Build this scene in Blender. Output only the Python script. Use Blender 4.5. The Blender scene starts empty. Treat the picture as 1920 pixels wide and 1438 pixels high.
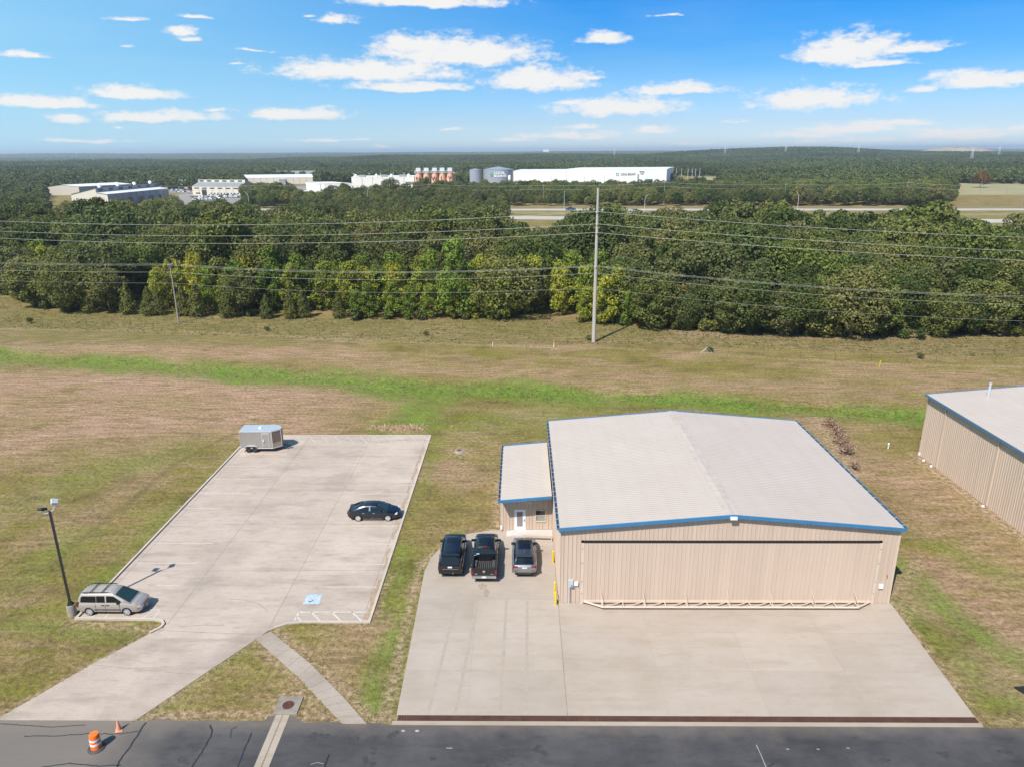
import bpy, bmesh, math, random
import numpy as np
from mathutils import Vector, Matrix
random.seed(7); rng = np.random.default_rng(11)
R = math.radians
C = bpy.context.scene.collection
SC = bpy.context.scene

# ---------------------------------------------------------------- camera, sky, sun, exposure
F, PITCH, YAW, ROLL, HC = 1356.72, 0.309823, 0.0131582, 0.006, 31.9   # focal length in px of a 1920 wide picture
cy_, sy_, cp_, sp_ = math.cos(YAW), math.sin(YAW), math.cos(PITCH), math.sin(PITCH)
FWD = np.array([-sy_*cp_, cy_*cp_, -sp_]); RT = np.array([cy_, sy_, 0.0]); DN = np.cross(FWD, RT)
RT, DN = math.cos(ROLL)*RT + math.sin(ROLL)*DN, -math.sin(ROLL)*RT + math.cos(ROLL)*DN
def ray(px, py): return RT*((px-960)/F) + DN*((py-719)/F) + FWD
def G(px, py, z=0.0):                      # the point of the level z seen in that direction (survey of the site from the photograph)
    d = ray(px, py); t = (z-HC)/d[2]; return Vector((t*d[0], t*d[1], z))
def G2(px, py): p = G(px, py); return (p.x, p.y)
def HZ(x, y, px, py):                      # height above ground of a point standing over (x, y)
    d = ray(px, py); return HC + d[2]*math.hypot(x, y)/math.hypot(d[0], d[1])
cam = bpy.data.objects.new('camera', bpy.data.cameras.new('camera')); C.objects.link(cam)
cam.matrix_world = Matrix(((RT[0], -DN[0], -FWD[0], 0), (RT[1], -DN[1], -FWD[1], 0), (RT[2], -DN[2], -FWD[2], HC), (0, 0, 0, 1)))
cam.data.sensor_width = 36; cam.data.lens = 36*F/1920; cam.data.clip_start = 0.5; cam.data.clip_end = 60000
SC.camera = cam
SUN_EL, SUN_AZ = R(50.5), R(180+32.5)      # azimuth clockwise from +Y
world = bpy.data.worlds.new('World'); SC.world = world; world.use_nodes = True
sun = bpy.data.objects.new('sun', bpy.data.lights.new('sun', 'SUN')); C.objects.link(sun)
sd = Vector((math.sin(SUN_AZ)*math.cos(SUN_EL), math.cos(SUN_AZ)*math.cos(SUN_EL), math.sin(SUN_EL)))
sun.rotation_euler = sd.to_track_quat('Z', 'Y').to_euler(); sun.location = sd*100
sun.data.energy = 4.0; sun.data.angle = R(0.53); sun.data.color = (1.0, 0.95, 0.88)
SC.view_settings.view_transform = 'Standard'; SC.view_settings.look = 'None'
SC.view_settings.exposure = 0.70; SC.view_settings.gamma = 1.0; SC.view_settings.use_curve_mapping = False
SKY_STRENGTH = 0.075

def sky_world():
    nt = world.node_tree; nt.nodes.clear(); N = nt.nodes.new; L = nt.links.new
    def M(op, a, b=None, c=None):
        n = N('ShaderNodeMath'); n.operation = op
        for i, v in enumerate((a, b, c)):
            if v is None: continue
            if hasattr(v, 'links'): L(v, n.inputs[i])
            else: n.inputs[i].default_value = v
        return n.outputs[0]
    sky = N('ShaderNodeTexSky'); sky.sky_type = 'NISHITA'; sky.sun_disc = False
    sky.sun_elevation = SUN_EL; sky.sun_rotation = SUN_AZ; sky.altitude = 150; sky.air_density = 1.0; sky.dust_density = 0.35; sky.ozone_density = 2.2
    tc = N('ShaderNodeTexCoord'); sep = N('ShaderNodeSeparateXYZ'); L(tc.outputs['Generated'], sep.inputs[0])
    az = M('ARCTAN2', sep.outputs[0], sep.outputs[1]); el = M('ARCSINE', sep.outputs[2])
    comb = N('ShaderNodeCombineXYZ'); L(az, comb.inputs[0]); L(el, comb.inputs[1]); ang = comb.outputs[0]
    def noise(scale, detail, rough, yk, off=0.0):
        mp = N('ShaderNodeMapping'); mp.inputs['Scale'].default_value = (scale, scale*yk, 1); mp.inputs['Location'].default_value = (off, off*.7, 0); L(ang, mp.inputs[0])
        n = N('ShaderNodeTexNoise'); n.inputs['Scale'].default_value = 1; n.inputs['Detail'].default_value = detail; n.inputs['Roughness'].default_value = rough
        L(mp.outputs[0], n.inputs[0]); return n
    nd = noise(16, 3, .5, 2.0, 3.1)
    # warp the directions a little so that no cloud keeps an even outline
    wv = N('ShaderNodeVectorMath'); wv.operation = 'MULTIPLY_ADD'; L(nd.outputs['Color'], wv.inputs[0]); wv.inputs[1].default_value = (.05, .012, 0); wv.inputs[2].default_value = (-.025, -.006, 0)
    ad = N('ShaderNodeVectorMath'); ad.operation = 'ADD'; L(ang, ad.inputs[0]); L(wv.outputs[0], ad.inputs[1])
    field = None
    for (cx, cy, rx, ry, a) in CLOUDS:
        d = ray(cx, cy); d = d/np.linalg.norm(d); d2 = ray(cx+rx, cy); d2 /= np.linalg.norm(d2); d3 = ray(cx, cy-ry); d3 /= np.linalg.norm(d3)
        A = math.atan2(d[0], d[1]); E = math.asin(d[2]); ra = abs(math.atan2(d2[0], d2[1])-A); re = abs(math.asin(d3[2])-E)
        E -= .28*re; re *= 1.25; ra *= 1.04
        s = N('ShaderNodeVectorMath'); s.operation = 'SUBTRACT'; L(ad.outputs[0], s.inputs[0]); s.inputs[1].default_value = (A, E, 0)
        m = N('ShaderNodeVectorMath'); m.operation = 'MULTIPLY'; L(s.outputs[0], m.inputs[0]); m.inputs[1].default_value = (1/ra, 1/re, 0)
        sx = N('ShaderNodeSeparateXYZ'); L(m.outputs[0], sx.inputs[0]); yy = M('MAXIMUM', sx.outputs[1], M('MULTIPLY', sx.outputs[1], -2.1)); cb = N('ShaderNodeCombineXYZ'); L(sx.outputs[0], cb.inputs[0]); L(yy, cb.inputs[1])      # flat bases
        ln = N('ShaderNodeVectorMath'); ln.operation = 'LENGTH'; L(cb.outputs[0], ln.inputs[0])
        v = M('SUBTRACT', a, ln.outputs['Value'])
        field = v if field is None else M('SMOOTH_MAX', field, v, 0.12)
    n1 = noise(34, 9, .62, 2.3); n2 = noise(120, 6, .6, 2.0, 9.0)
    f = M('MULTIPLY_ADD', M('SUBTRACT', n1.outputs[0], .5), 2.0, field); f = M('MULTIPLY_ADD', M('SUBTRACT', n2.outputs[0], .5), .75, f)
    mr = N('ShaderNodeMapRange'); mr.interpolation_type = 'SMOOTHSTEP'; L(f, mr.inputs[0]); mr.inputs[1].default_value = -.34; mr.inputs[2].default_value = .48
    # thin veil high in the west
    n3 = noise(3.0, 8, .65, 7.0, 5.0); veil = N('ShaderNodeMapRange'); L(n3.outputs[0], veil.inputs[0]); veil.inputs[1].default_value = .45; veil.inputs[2].default_value = .85; veil.inputs[4].default_value = .10
    west = N('ShaderNodeMapRange'); L(az, west.inputs[0]); west.inputs[1].default_value = .1; west.inputs[2].default_value = -.75; west.inputs[4].default_value = .75
    alpha = M('MAXIMUM', M('MULTIPLY', mr.outputs[0], .97), veil.outputs[0])
    hs = N('ShaderNodeHueSaturation'); hs.inputs['Saturation'].default_value = SKY_SAT; hs.inputs['Value'].default_value = 1; L(sky.outputs[0], hs.inputs['Color'])
    tint = N('ShaderNodeMix'); tint.data_type = 'RGBA'; tint.blend_type = 'MULTIPLY'; tint.inputs[0].default_value = 1; L(hs.outputs[0], tint.inputs[6]); tint.inputs[7].default_value = SKY_TINT
    rp = N('ShaderNodeValToRGB'); L(el, rp.inputs[0])
    while len(rp.color_ramp.elements) < len(SKY_RAMP): rp.color_ramp.elements.new(.9)
    for e, (q, c) in zip(rp.color_ramp.elements, SKY_RAMP): e.position = q; e.color = (*c, 1)
    t2 = N('ShaderNodeMix'); t2.data_type = 'RGBA'; t2.blend_type = 'MULTIPLY'; t2.inputs[0].default_value = 1; L(tint.outputs[2], t2.inputs[6]); L(rp.outputs[0], t2.inputs[7])
    k2 = .62/SKY_STRENGTH; wm = N('ShaderNodeMix'); wm.data_type = 'RGBA'; L(west.outputs[0], wm.inputs[0]); L(t2.outputs[2], wm.inputs[6]); wm.inputs[7].default_value = (k2*.42, k2*.82, k2*1.06, 1)
    mix = N('ShaderNodeMix'); mix.data_type = 'RGBA'; L(alpha, mix.inputs[0]); L(wm.outputs[2], mix.inputs[6])
    k = CLOUD_LEVEL/SKY_STRENGTH; mix.inputs[7].default_value = (k, k*.985, k*.965, 1)
    bg = N('ShaderNodeBackground'); L(mix.outputs[2], bg.inputs[0]); bg.inputs[1].default_value = SKY_STRENGTH
    out = N('ShaderNodeOutputWorld'); L(bg.outputs[0], out.inputs[0])
SKY_SAT, SKY_TINT, CLOUD_LEVEL = 1.25, (.9, 1.0, 1.1, 1), 0.585
SKY_RAMP = [(0, (.92,1.02,1.42)), (.035, (.72,.80,1.10)), (.107, (.36,.70,.98)), (.157, (.19,.68,1.02)), (.207, (.06,.66,1.10)), (.5, (.5,.78,.95))]   # deep blue of the photograph's filter, by elevation
# direction in the photograph (x, y), half width, half height, density
CLOUDS = [(860,98,150,30,1),(780,84,70,20,1),(690,132,170,22,1),(770,163,120,11,.9),(1010,147,90,26,1),(1105,147,26,7,.8),(1130,73,48,13,.95),
 (630,36,46,13,.7),(580,30,26,6,.6),(790,2,150,14,.95),(345,60,28,14,.75),(360,76,34,7,.6),(240,34,46,6,.6),(365,32,44,6,.6),(240,87,16,5,.7),(35,103,62,10,.8),
 (80,191,100,13,.95),(250,173,90,13,.95),(125,219,48,13,.8),(300,217,125,16,.8),(400,206,30,6,.5),(560,213,98,13,.95),(1160,202,118,20,.95),(1070,192,34,7,.7),(1275,167,88,14,.9),
 (1520,186,112,24,1),(1590,92,95,32,1.0),(1700,90,80,13,.85),(1650,120,62,9,.8),(1540,107,60,14,.9),(1845,150,115,17,.95),(1725,165,46,9,.85),
 (1610,238,120,13,.85),(1700,229,60,9,.8),(1790,249,130,13,.85),(1840,240,50,10,.7),(1500,252,100,9,.6),(1060,253,150,12,.6),(1220,243,52,9,.75),(1090,238,46,7,.7),
 (960,262,80,9,.5),(850,242,32,5,.5),(1310,268,70,6,.45),(712,275,26,5,.5),(230,237,26,5,.45),(1900,242,40,7,.7),(440,120,20,4,.4),(180,262,150,7,.5),(620,262,120,6,.45),(1600,262,180,7,.55),(1380,228,60,7,.5),(480,95,60,5,.4),(1250,30,50,5,.3),(1120,258,90,8,.5)]
sky_world()

# ---------------------------------------------------------------- helpers
def tag(o, label=None, cat=None, group=None, kind=None):
    if label: o['label'] = label
    if cat: o['category'] = cat
    if group: o['group'] = group
    if kind: o['kind'] = kind
    return o
def thing(name, label, cat, loc=(0, 0, 0), rz=0.0, group=None):
    o = bpy.data.objects.new(name, None); C.objects.link(o); o.location = loc; o.rotation_euler = (0, 0, rz); o.empty_display_size = .3
    return tag(o, label, cat, group)
class MB:
    def __init__(s): s.v = []; s.f = []; s.m = []
    def add(s, vs, fs, mi=0):
        o = len(s.v); s.v += [tuple(p) for p in vs]; s.f += [tuple(i+o for i in f) for f in fs]; s.m += [mi]*len(fs); return s
    def box(s, x0, x1, y0, y1, z0, z1, mi=0):
        return s.add([(x0,y0,z0),(x1,y0,z0),(x1,y1,z0),(x0,y1,z0),(x0,y0,z1),(x1,y0,z1),(x1,y1,z1),(x0,y1,z1)],
                     [(3,2,1,0),(4,5,6,7),(0,1,5,4),(1,2,6,5),(2,3,7,6),(3,0,4,7)], mi)
    def bar(s, p, q, w, h=None, mi=0, up=(0, 0, 1)):
        p, q = Vector(p), Vector(q); d = (q-p).normalized(); u = Vector(up)
        if abs(d.dot(u)) > .98: u = Vector((0, 1, 0))
        a = d.cross(u).normalized()*(w/2); b = a.cross(d).normalized()*((h or w)/2)
        return s.add([p-a-b, p+a-b, p+a+b, p-a+b, q-a-b, q+a-b, q+a+b, q-a+b], [(3,2,1,0),(4,5,6,7),(0,1,5,4),(1,2,6,5),(2,3,7,6),(3,0,4,7)], mi)
    def tube(s, pts, r, n=8, mi=0, caps=True):
        pts = [Vector(p) for p in pts]; rs = r if hasattr(r, '__len__') else [r]*len(pts); o = len(s.v); vs = []; u0 = None
        for i, p in enumerate(pts):
            d = (pts[min(i+1, len(pts)-1)]-pts[max(i-1, 0)]).normalized()
            if u0 is None: u0 = d.cross(Vector((0, 0, 1)) if abs(d.z) < .9 else Vector((1, 0, 0))).normalized()
            u = (u0 - d*u0.dot(d)).normalized(); w = d.cross(u); u0 = u
            vs += [p + (u*math.cos(2*math.pi*k/n) + w*math.sin(2*math.pi*k/n))*rs[i] for k in range(n)]
        fs = [(i*n+k, i*n+(k+1)%n, (i+1)*n+(k+1)%n, (i+1)*n+k) for i in range(len(pts)-1) for k in range(n)]
        if caps: fs += [tuple(range(n))[::-1], tuple((len(pts)-1)*n+k for k in range(n))]
        return s.add(vs, fs, mi)
    def lathe(s, prof, c=(0, 0, 0), n=24, mi=0, axis='z', close=False):
        vs = []; m = len(prof)
        for k in range(n):
            a = 2*math.pi*k/n
            for r, h in prof:
                x, y = r*math.cos(a), r*math.sin(a)
                vs.append((c[0]+x, c[1]+y, c[2]+h) if axis == 'z' else (c[0]+x, c[1]+h, c[2]+y) if axis == 'y' else (c[0]+h, c[1]+x, c[2]+y))
        fs = []
        for k in range(n):
            for i in range(m-1 if not close else m):
                j = (i+1) % m; fs.append((k*m+i, ((k+1)%n)*m+i, ((k+1)%n)*m+j, k*m+j))
        return s.add(vs, fs, mi)
    def prism(s, poly, z0, z1, mi=0, sides=True):
        n = len(poly); area = sum(poly[i][0]*poly[(i+1)%n][1]-poly[(i+1)%n][0]*poly[i][1] for i in range(n))
        if area < 0: poly = poly[::-1]
        vs = [(x, y, z0) for x, y in poly]+[(x, y, z1) for x, y in poly]; fs = [tuple(range(n, 2*n))]
        if sides: fs += [(i, (i+1)%n, n+(i+1)%n, n+i) for i in range(n)]
        return s.add(vs, fs, mi)
    def ribbon(s, pts, w, z0, z1, mi=0, side=0.0, closed=False):    # a band along a ground line
        P = [Vector((p[0], p[1])) for p in pts]; n = len(P); Lf = []; Rt = []
        for i in range(n):
            a = P[i-1] if (i or closed) else P[i]; b = P[(i+1) % n] if (i < n-1 or closed) else P[i]
            d1 = (P[i]-a); d2 = (b-P[i]); d1 = d1.normalized() if d1.length else d2.normalized(); d2 = d2.normalized() if d2.length else d1
            t = (d1+d2).normalized(); nn = Vector((-t.y, t.x)); k = 1/max(.4, nn.dot(Vector((-d1.y, d1.x))))
            Lf.append(P[i]+nn*k*(w*(.5+side))); Rt.append(P[i]-nn*k*(w*(.5-side)))
        o = []; fs = []
        for l, r in zip(Lf, Rt): o += [(l.x, l.y, z0), (r.x, r.y, z0), (r.x, r.y, z1), (l.x, l.y, z1)]
        for i in range(n if closed else n-1):
            a, b = 4*i, 4*((i+1) % n); fs += [(a+3, a+2, b+2, b+3), (a+2, a+1, b+1, b+2), (a, a+3, b+3, b)]
        if not closed: fs += [(0, 1, 2, 3), (4*n-1, 4*n-2, 4*n-3, 4*n-4)]
        return s.add(o, fs, mi)
    def ribbed(s, A, B, Cc, D, nrm, pitch=.305, depth=.045, rib=.065, mi=0, off=0.0):   # a metal sheet with raised ribs; ribs run A->D
        A, B, Cc, D, nrm = map(Vector, (A, B, Cc, D, nrm)); Ln = (B-A).length; prof = [(0.0, 0.0)]; x = off
        while x < Ln:
            for dx, h in ((pitch-rib, 0), (pitch-rib*.72, 1), (pitch-rib*.28, 1), (pitch, 0)):
                if 0 < x+dx < Ln: prof.append((x+dx, h*depth))
            x += pitch
        prof.append((Ln, 0.0)); vs = []
        for t, h in prof:
            u = t/Ln; vs += [A.lerp(B, u)+nrm*h, D.lerp(Cc, u)+nrm*h]
        return s.add(vs, [(2*i, 2*i+2, 2*i+3, 2*i+1) for i in range(len(prof)-1)], mi)
    def build(s, name, mats, parent=None, smooth=None):
        me = bpy.data.meshes.new(name); me.from_pydata(s.v, [], s.f); mats = mats if isinstance(mats, (list, tuple)) else [mats]
        for m in mats: me.materials.append(m)
        if len(mats) > 1: me.polygons.foreach_set('material_index', s.m)
        if smooth is not None:
            me.polygons.foreach_set('use_smooth', [True]*len(me.polygons)); me.set_sharp_from_angle(angle=R(smooth))
        me.update(); o = bpy.data.objects.new(name, me); C.objects.link(o)
        if parent: o.parent = parent
        return o
def dup(o, parent=None, **kw):                     # a thing, its parts and their sub-parts
    c = o.copy(); C.objects.link(c)
    if parent: c.parent = parent
    for ch in list(o.children): dup(ch, c)
    for k, v in kw.items(): c[k] = v
    return c

# ---------------------------------------------------------------- materials
def pmat(name, col, rough=.6, metal=0.0, var=.12, scale=2.0, bump=0.0, bscale=20.0, coat=0.0, spec=.5, col2=None, stretch=(1, 1, 1), trans=0.0, objvar=0.0, world=False):
    m = bpy.data.materials.new(name); m.use_nodes = True; nt = m.node_tree; N = nt.nodes.new; L = nt.links.new; b = nt.nodes['Principled BSDF']
    b.inputs['Roughness'].default_value = rough; b.inputs['Metallic'].default_value = metal; b.inputs['Coat Weight'].default_value = coat; b.inputs['Coat Roughness'].default_value = .05; b.inputs['Specular IOR Level'].default_value = spec
    b.inputs['Base Color'].default_value = (*col, 1)
    if var or col2:
        if world: src = N('ShaderNodeNewGeometry').outputs['Position']
        else: src = N('ShaderNodeTexCoord').outputs['Object']
        mp = N('ShaderNodeMapping'); mp.inputs['Scale'].default_value = stretch; L(src, mp.inputs[0])
        n = N('ShaderNodeTexNoise'); n.inputs['Scale'].default_value = scale; n.inputs['Detail'].default_value = 6; n.inputs['Roughness'].default_value = .62; L(mp.outputs[0], n.inputs[0])
        r = N('ShaderNodeValToRGB'); L(n.outputs[0], r.inputs[0]); r.color_ramp.elements[0].position = .3; r.color_ramp.elements[1].position = .7
        c1 = [max(0, c*(1-var)) for c in col]; c2 = col2 or [min(1, c*(1+var)) for c in col]
        r.color_ramp.elements[0].color = (*c1, 1); r.color_ramp.elements[1].color = (*c2, 1); outc = r.outputs[0]
        if objvar:
            oi = N('ShaderNodeObjectInfo'); hs = N('ShaderNodeHueSaturation'); mr = N('ShaderNodeMapRange'); L(oi.outputs['Random'], mr.inputs[0]); mr.inputs[3].default_value = 1-objvar; mr.inputs[4].default_value = 1+objvar
            L(mr.outputs[0], hs.inputs['Value']); L(outc, hs.inputs['Color']); outc = hs.outputs[0]
        L(outc, b.inputs['Base Color'])
    if bump:
        tc = N('ShaderNodeTexCoord'); n = N('ShaderNodeTexNoise'); n.inputs['Scale'].default_value = bscale; n.inputs['Detail'].default_value = 4; L(tc.outputs['Object'], n.inputs[0])
        bp = N('ShaderNodeBump'); bp.inputs['Strength'].default_value = bump; bp.inputs['Distance'].default_value = .02; L(n.outputs[0], bp.inputs['Height']); L(bp.outputs[0], b.inputs['Normal'])
    return m
# ---------------------------------------------------------------- terrain and grass
def hillz(x, y):
    d = np.hypot(x, y); a = np.arctan2(x, y); s = np.clip((d-1000)/5000, 0, 1)
    z = 10*s + 5*s*np.sin(a*9+d*.0009) + 4*s*np.sin(a*23+d*.0021+1)
    z += 26*np.exp(-((d-2700)/520)**2)*np.exp(-((a-.335)/.17)**2)          # wooded ridge in the north-east
    z += 9*np.exp(-((d-2300)/400)**2)*np.exp(-((a+.05)/.2)**2)
    z += 14*np.exp(-((d-5200)/900)**2)*np.exp(-((a-.03)/.25)**2)
    z += 9*np.exp(-((d-6500)/1200)**2)*np.exp(-((a+.45)/.35)**2)
    return z
def segdist(X, Y, pts):
    best = np.full(X.shape, 1e9)
    for (x0, y0), (x1, y1) in zip(pts[:-1], pts[1:]):
        dx, dy = x1-x0, y1-y0; t = np.clip(((X-x0)*dx+(Y-y0)*dy)/(dx*dx+dy*dy+1e-9), 0, 1)
        best = np.minimum(best, np.hypot(X-x0-t*dx, Y-y0-t*dy))
    return best
def soft(d, w, e): return np.clip((w+e-d)/(2*e), 0, 1)
PX = lambda *pp: [G2(x, y) for x, y in pp]
SWALE = PX((-60,660),(0,669),(200,680),(400,697),(560,709),(700,723),(800,731),(950,735),(1100,741),(1300,752),(1500,766),(1740,782))
FOREST_EDGE = [(-190,190),(-140,178),(-124,170),(-104,152),(-99,150),(-80,146),(-60,143.5),(-38,141.6),(-12,140.5),(2,141),(10,139.5),(31,130.5),(48,127),(68,125),(84,127),(100,128),(130,127),(190,120)]
def edge_y(x): return np.interp(x, [p[0] for p in FOREST_EDGE], [p[1] for p in FOREST_EDGE])
def grow(a, b, first, last, step, r):
    out = list(np.arange(a, b+1e-6, step)); s = step; x = b
    while x < last: s *= r; x += s; out.append(x)
    s = step; x = a; pre = []
    while x > first: s *= r; x -= s; pre.append(x)
    return np.array(pre[::-1]+out)
def make_ground():
    xs = grow(-112, 112, -16000, 16000, .6, 1.22); ys = np.concatenate([grow(26, 60, -400, 60, .36, 1.25), grow(60, 150, 60, 16000, .65, 1.2)[1:]]); X, Y = np.meshgrid(xs, ys)
    dS = segdist(X, Y, SWALE); Z = np.where(np.hypot(X, Y) > 700, hillz(X, Y), 0.0) - .3*np.exp(-(dS/3.2)**2)
    wob = 1.6*np.sin(X*.31+Y*.17)+1.1*np.sin(X*.13-Y*.41+2)+.8*np.sin(X*.73+Y*.6)
    green = soft(dS+wob*.8, np.interp(X, [-110, -25, 5, 25], [3.0, 4.2, 3.8, 2.7]), 2.2)
    br = PX((860,738),(800,760),(745,800)); green = np.maximum(green, soft(segdist(X, Y, br)+wob*.6, 3.0, 1.8)*.95)
    for pts, w, a in (( [(-9.8,44),(-9.8,79)], .5, .55), ([(-9.3,35),(-8.2,46)], .8, .75), (PX((240,1190),(20,1170)), .7, .5), (PX((275,1330),(470,1215)), .8, .65), (PX((700,1330),(745,1240)), 1.0, .75), ([(34.5,36.5),(31.5,42),(30.2,52),(29.2,64)], 1.1, .8), ([(27.6,46.5),(28.2,42)], .7, .8),
                      ([(33,58),(38,50),(43,41)], 1.3, .45), (PX((860,1000),(790,1080)), .8, .7), ([(-33,46),(-33,74)], .5, .45), (PX((0,960),(150,900),(330,850)), 2.5, .38), (PX((30,1100),(130,1010)), 1.6, .38), (PX((900,790),(1030,775)), 4, .42), (PX((1880,1310),(1800,1230)), 1.6, .6)):
        green = np.maximum(green, a*soft(segdist(X, Y, pts)+wob*.25, w, max(.5, w*.8)))
    brown = np.zeros_like(X)
    for pts, w, a in ((PX((-50,650),(300,655),(650,668)), 4.2, .85), (PX((-40,720),(330,722),(600,745)), 8.0, 1), (PX((-40,850),(150,800),(420,785),(560,790)), 6.0, 1), (PX((0,770),(200,760)), 6, .9), (PX((600,735),(690,755)), 3.5, .7), (PX((700,690),(1100,700),(1500,735),(1920,735)), 3.2, .55), (PX((1560,700),(1900,715)), 3, .6),
                      ([(38,74),(41,66),(36,60)], 3.5, .6), ([(32,50),(34.5,43),(32,38)], 2.8, .95), ([(40,66),(39,56),(38,48)], 2.0, .8), ([(30,46),(31,50)], 1.3, .9), (PX((60,1020),(230,920),(330,860)), 1.4, .45), (PX((720,1175),(600,1190),(640,1250)), 1.3, .75), (PX((330,1290),(430,1250)), 1.0, .5), (PX((840,880),(900,960)), 2.0, .5), (PX((1300,640),(1900,655)), 4, .5), (PX((600,625),(1100,640)), 3, .35), ([(-40,46),(-48,52)], 2.5, .4)):
        brown = np.maximum(brown, a*soft(segdist(X, Y, pts)+wob*.6, w, w*.8+.6))
    dirt = np.zeros_like(X)
    fe = edge_y(X)
    tall = soft(-(Y-121.5+.085*X*np.sign(X)*0+np.where(X > 20, (X-20)*.16, 0)), 0, 1.2)*soft(Y-fe-2, 0, 2)     # rough grass below the wood
    for pts, w, a in ((PX((0,617),(330,622),(640,636),(900,648),(1120,652),(1300,662),(1500,676),(1700,684),(1920,688)), .5, .7), (PX((930,648),(1040,653)), 1.0, .85), ([(-8.0,35),(-8.1,52)], .28, .9), ([(26.9,34.6),(27.35,46)], .3, .85), ([(27.35,46.3),(27.4,67)], .35, .8),
                      (PX((862,846),(864,847)), 1.2, 1), (PX((740,804),(770,806)), 1.3, .8), ([(43.1,74),(43.1,46)], .55, 1), ([(-2.1,57.2),(-2.1,67)], .5, .95), (PX((800,1050),(840,1015),(930,990)), .45, .85), ([(-10.45,44),(-10.45,50)], .25, .7), ([(36.9,85),(36.0,77),(34.5,70)], 1.3, .85), (PX((1670,1080),(1700,1150)), .6, .5),
                      ([(p[0]-.25, p[1]-.1) for p in PX((478,1197),(560,1270),(600,1313),(642,1357))], .3, .95), ([(p[0]+.3, p[1]+.1) for p in PX((508,1184),(585,1247),(640,1303),(688,1357))], .4, 1), (PX((505,1345),(525,1300),(575,1303),(560,1345)), .3, .9), ([(-23,34.75),(-15,34.95)], .25, 1), ([(-13,34.7),(-7.6,34.6)], .28, 1), ([(27,34.6),(60,34.3)], .3, .6), (PX((130,1165),(290,1180)), .35, .7), ([(31,129),(60,126.5),(90,128.5)], 2.2, .8), (PX((1230,610),(1290,628)), 1.2, .9), (PX((0,1340),(275,1190)), .25, .8), (PX((262,1348),(478,1204)), .25, .7), (PX((1690,1095),(1720,1060)), .5, .6), (PX((640,720),(670,725)), .5, .3)):
        dirt = np.maximum(dirt, a*soft(segdist(X, Y, pts)+wob*.04, w, w*.7))
    rut = .8*soft(segdist(X, Y, PX((430,815),(330,868),(280,912),(215,962))), .16, .35)+.5*soft(segdist(X, Y, PX((215,962),(150,1010),(95,1060))), .2, .4)
    me = bpy.data.meshes.new('ground'); nx, ny = len(xs), len(ys); co = np.stack([X, Y, Z], -1).reshape(-1, 3)
    i = (np.arange(ny-1)[:, None]*nx+np.arange(nx-1)[None]).ravel(); fc = np.stack([i, i+1, i+1+nx, i+nx], 1)
    me.from_pydata(co.tolist(), [], fc.tolist())
    for nm, ch in (('zone', (green, brown, dirt, tall)), ('wear', (rut, rut, rut, rut))):
        at = me.color_attributes.new(nm, 'FLOAT_COLOR', 'POINT'); at.data.foreach_set('color', np.stack([c*np.ones_like(X) for c in ch], -1).astype(np.float32).ravel())
    me.polygons.foreach_set('use_smooth', [True]*len(me.polygons)); me.materials.append(grass_mat()); me.update()
    o = bpy.data.objects.new('ground', me); C.objects.link(o); tag(o, kind='structure'); return o
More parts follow.
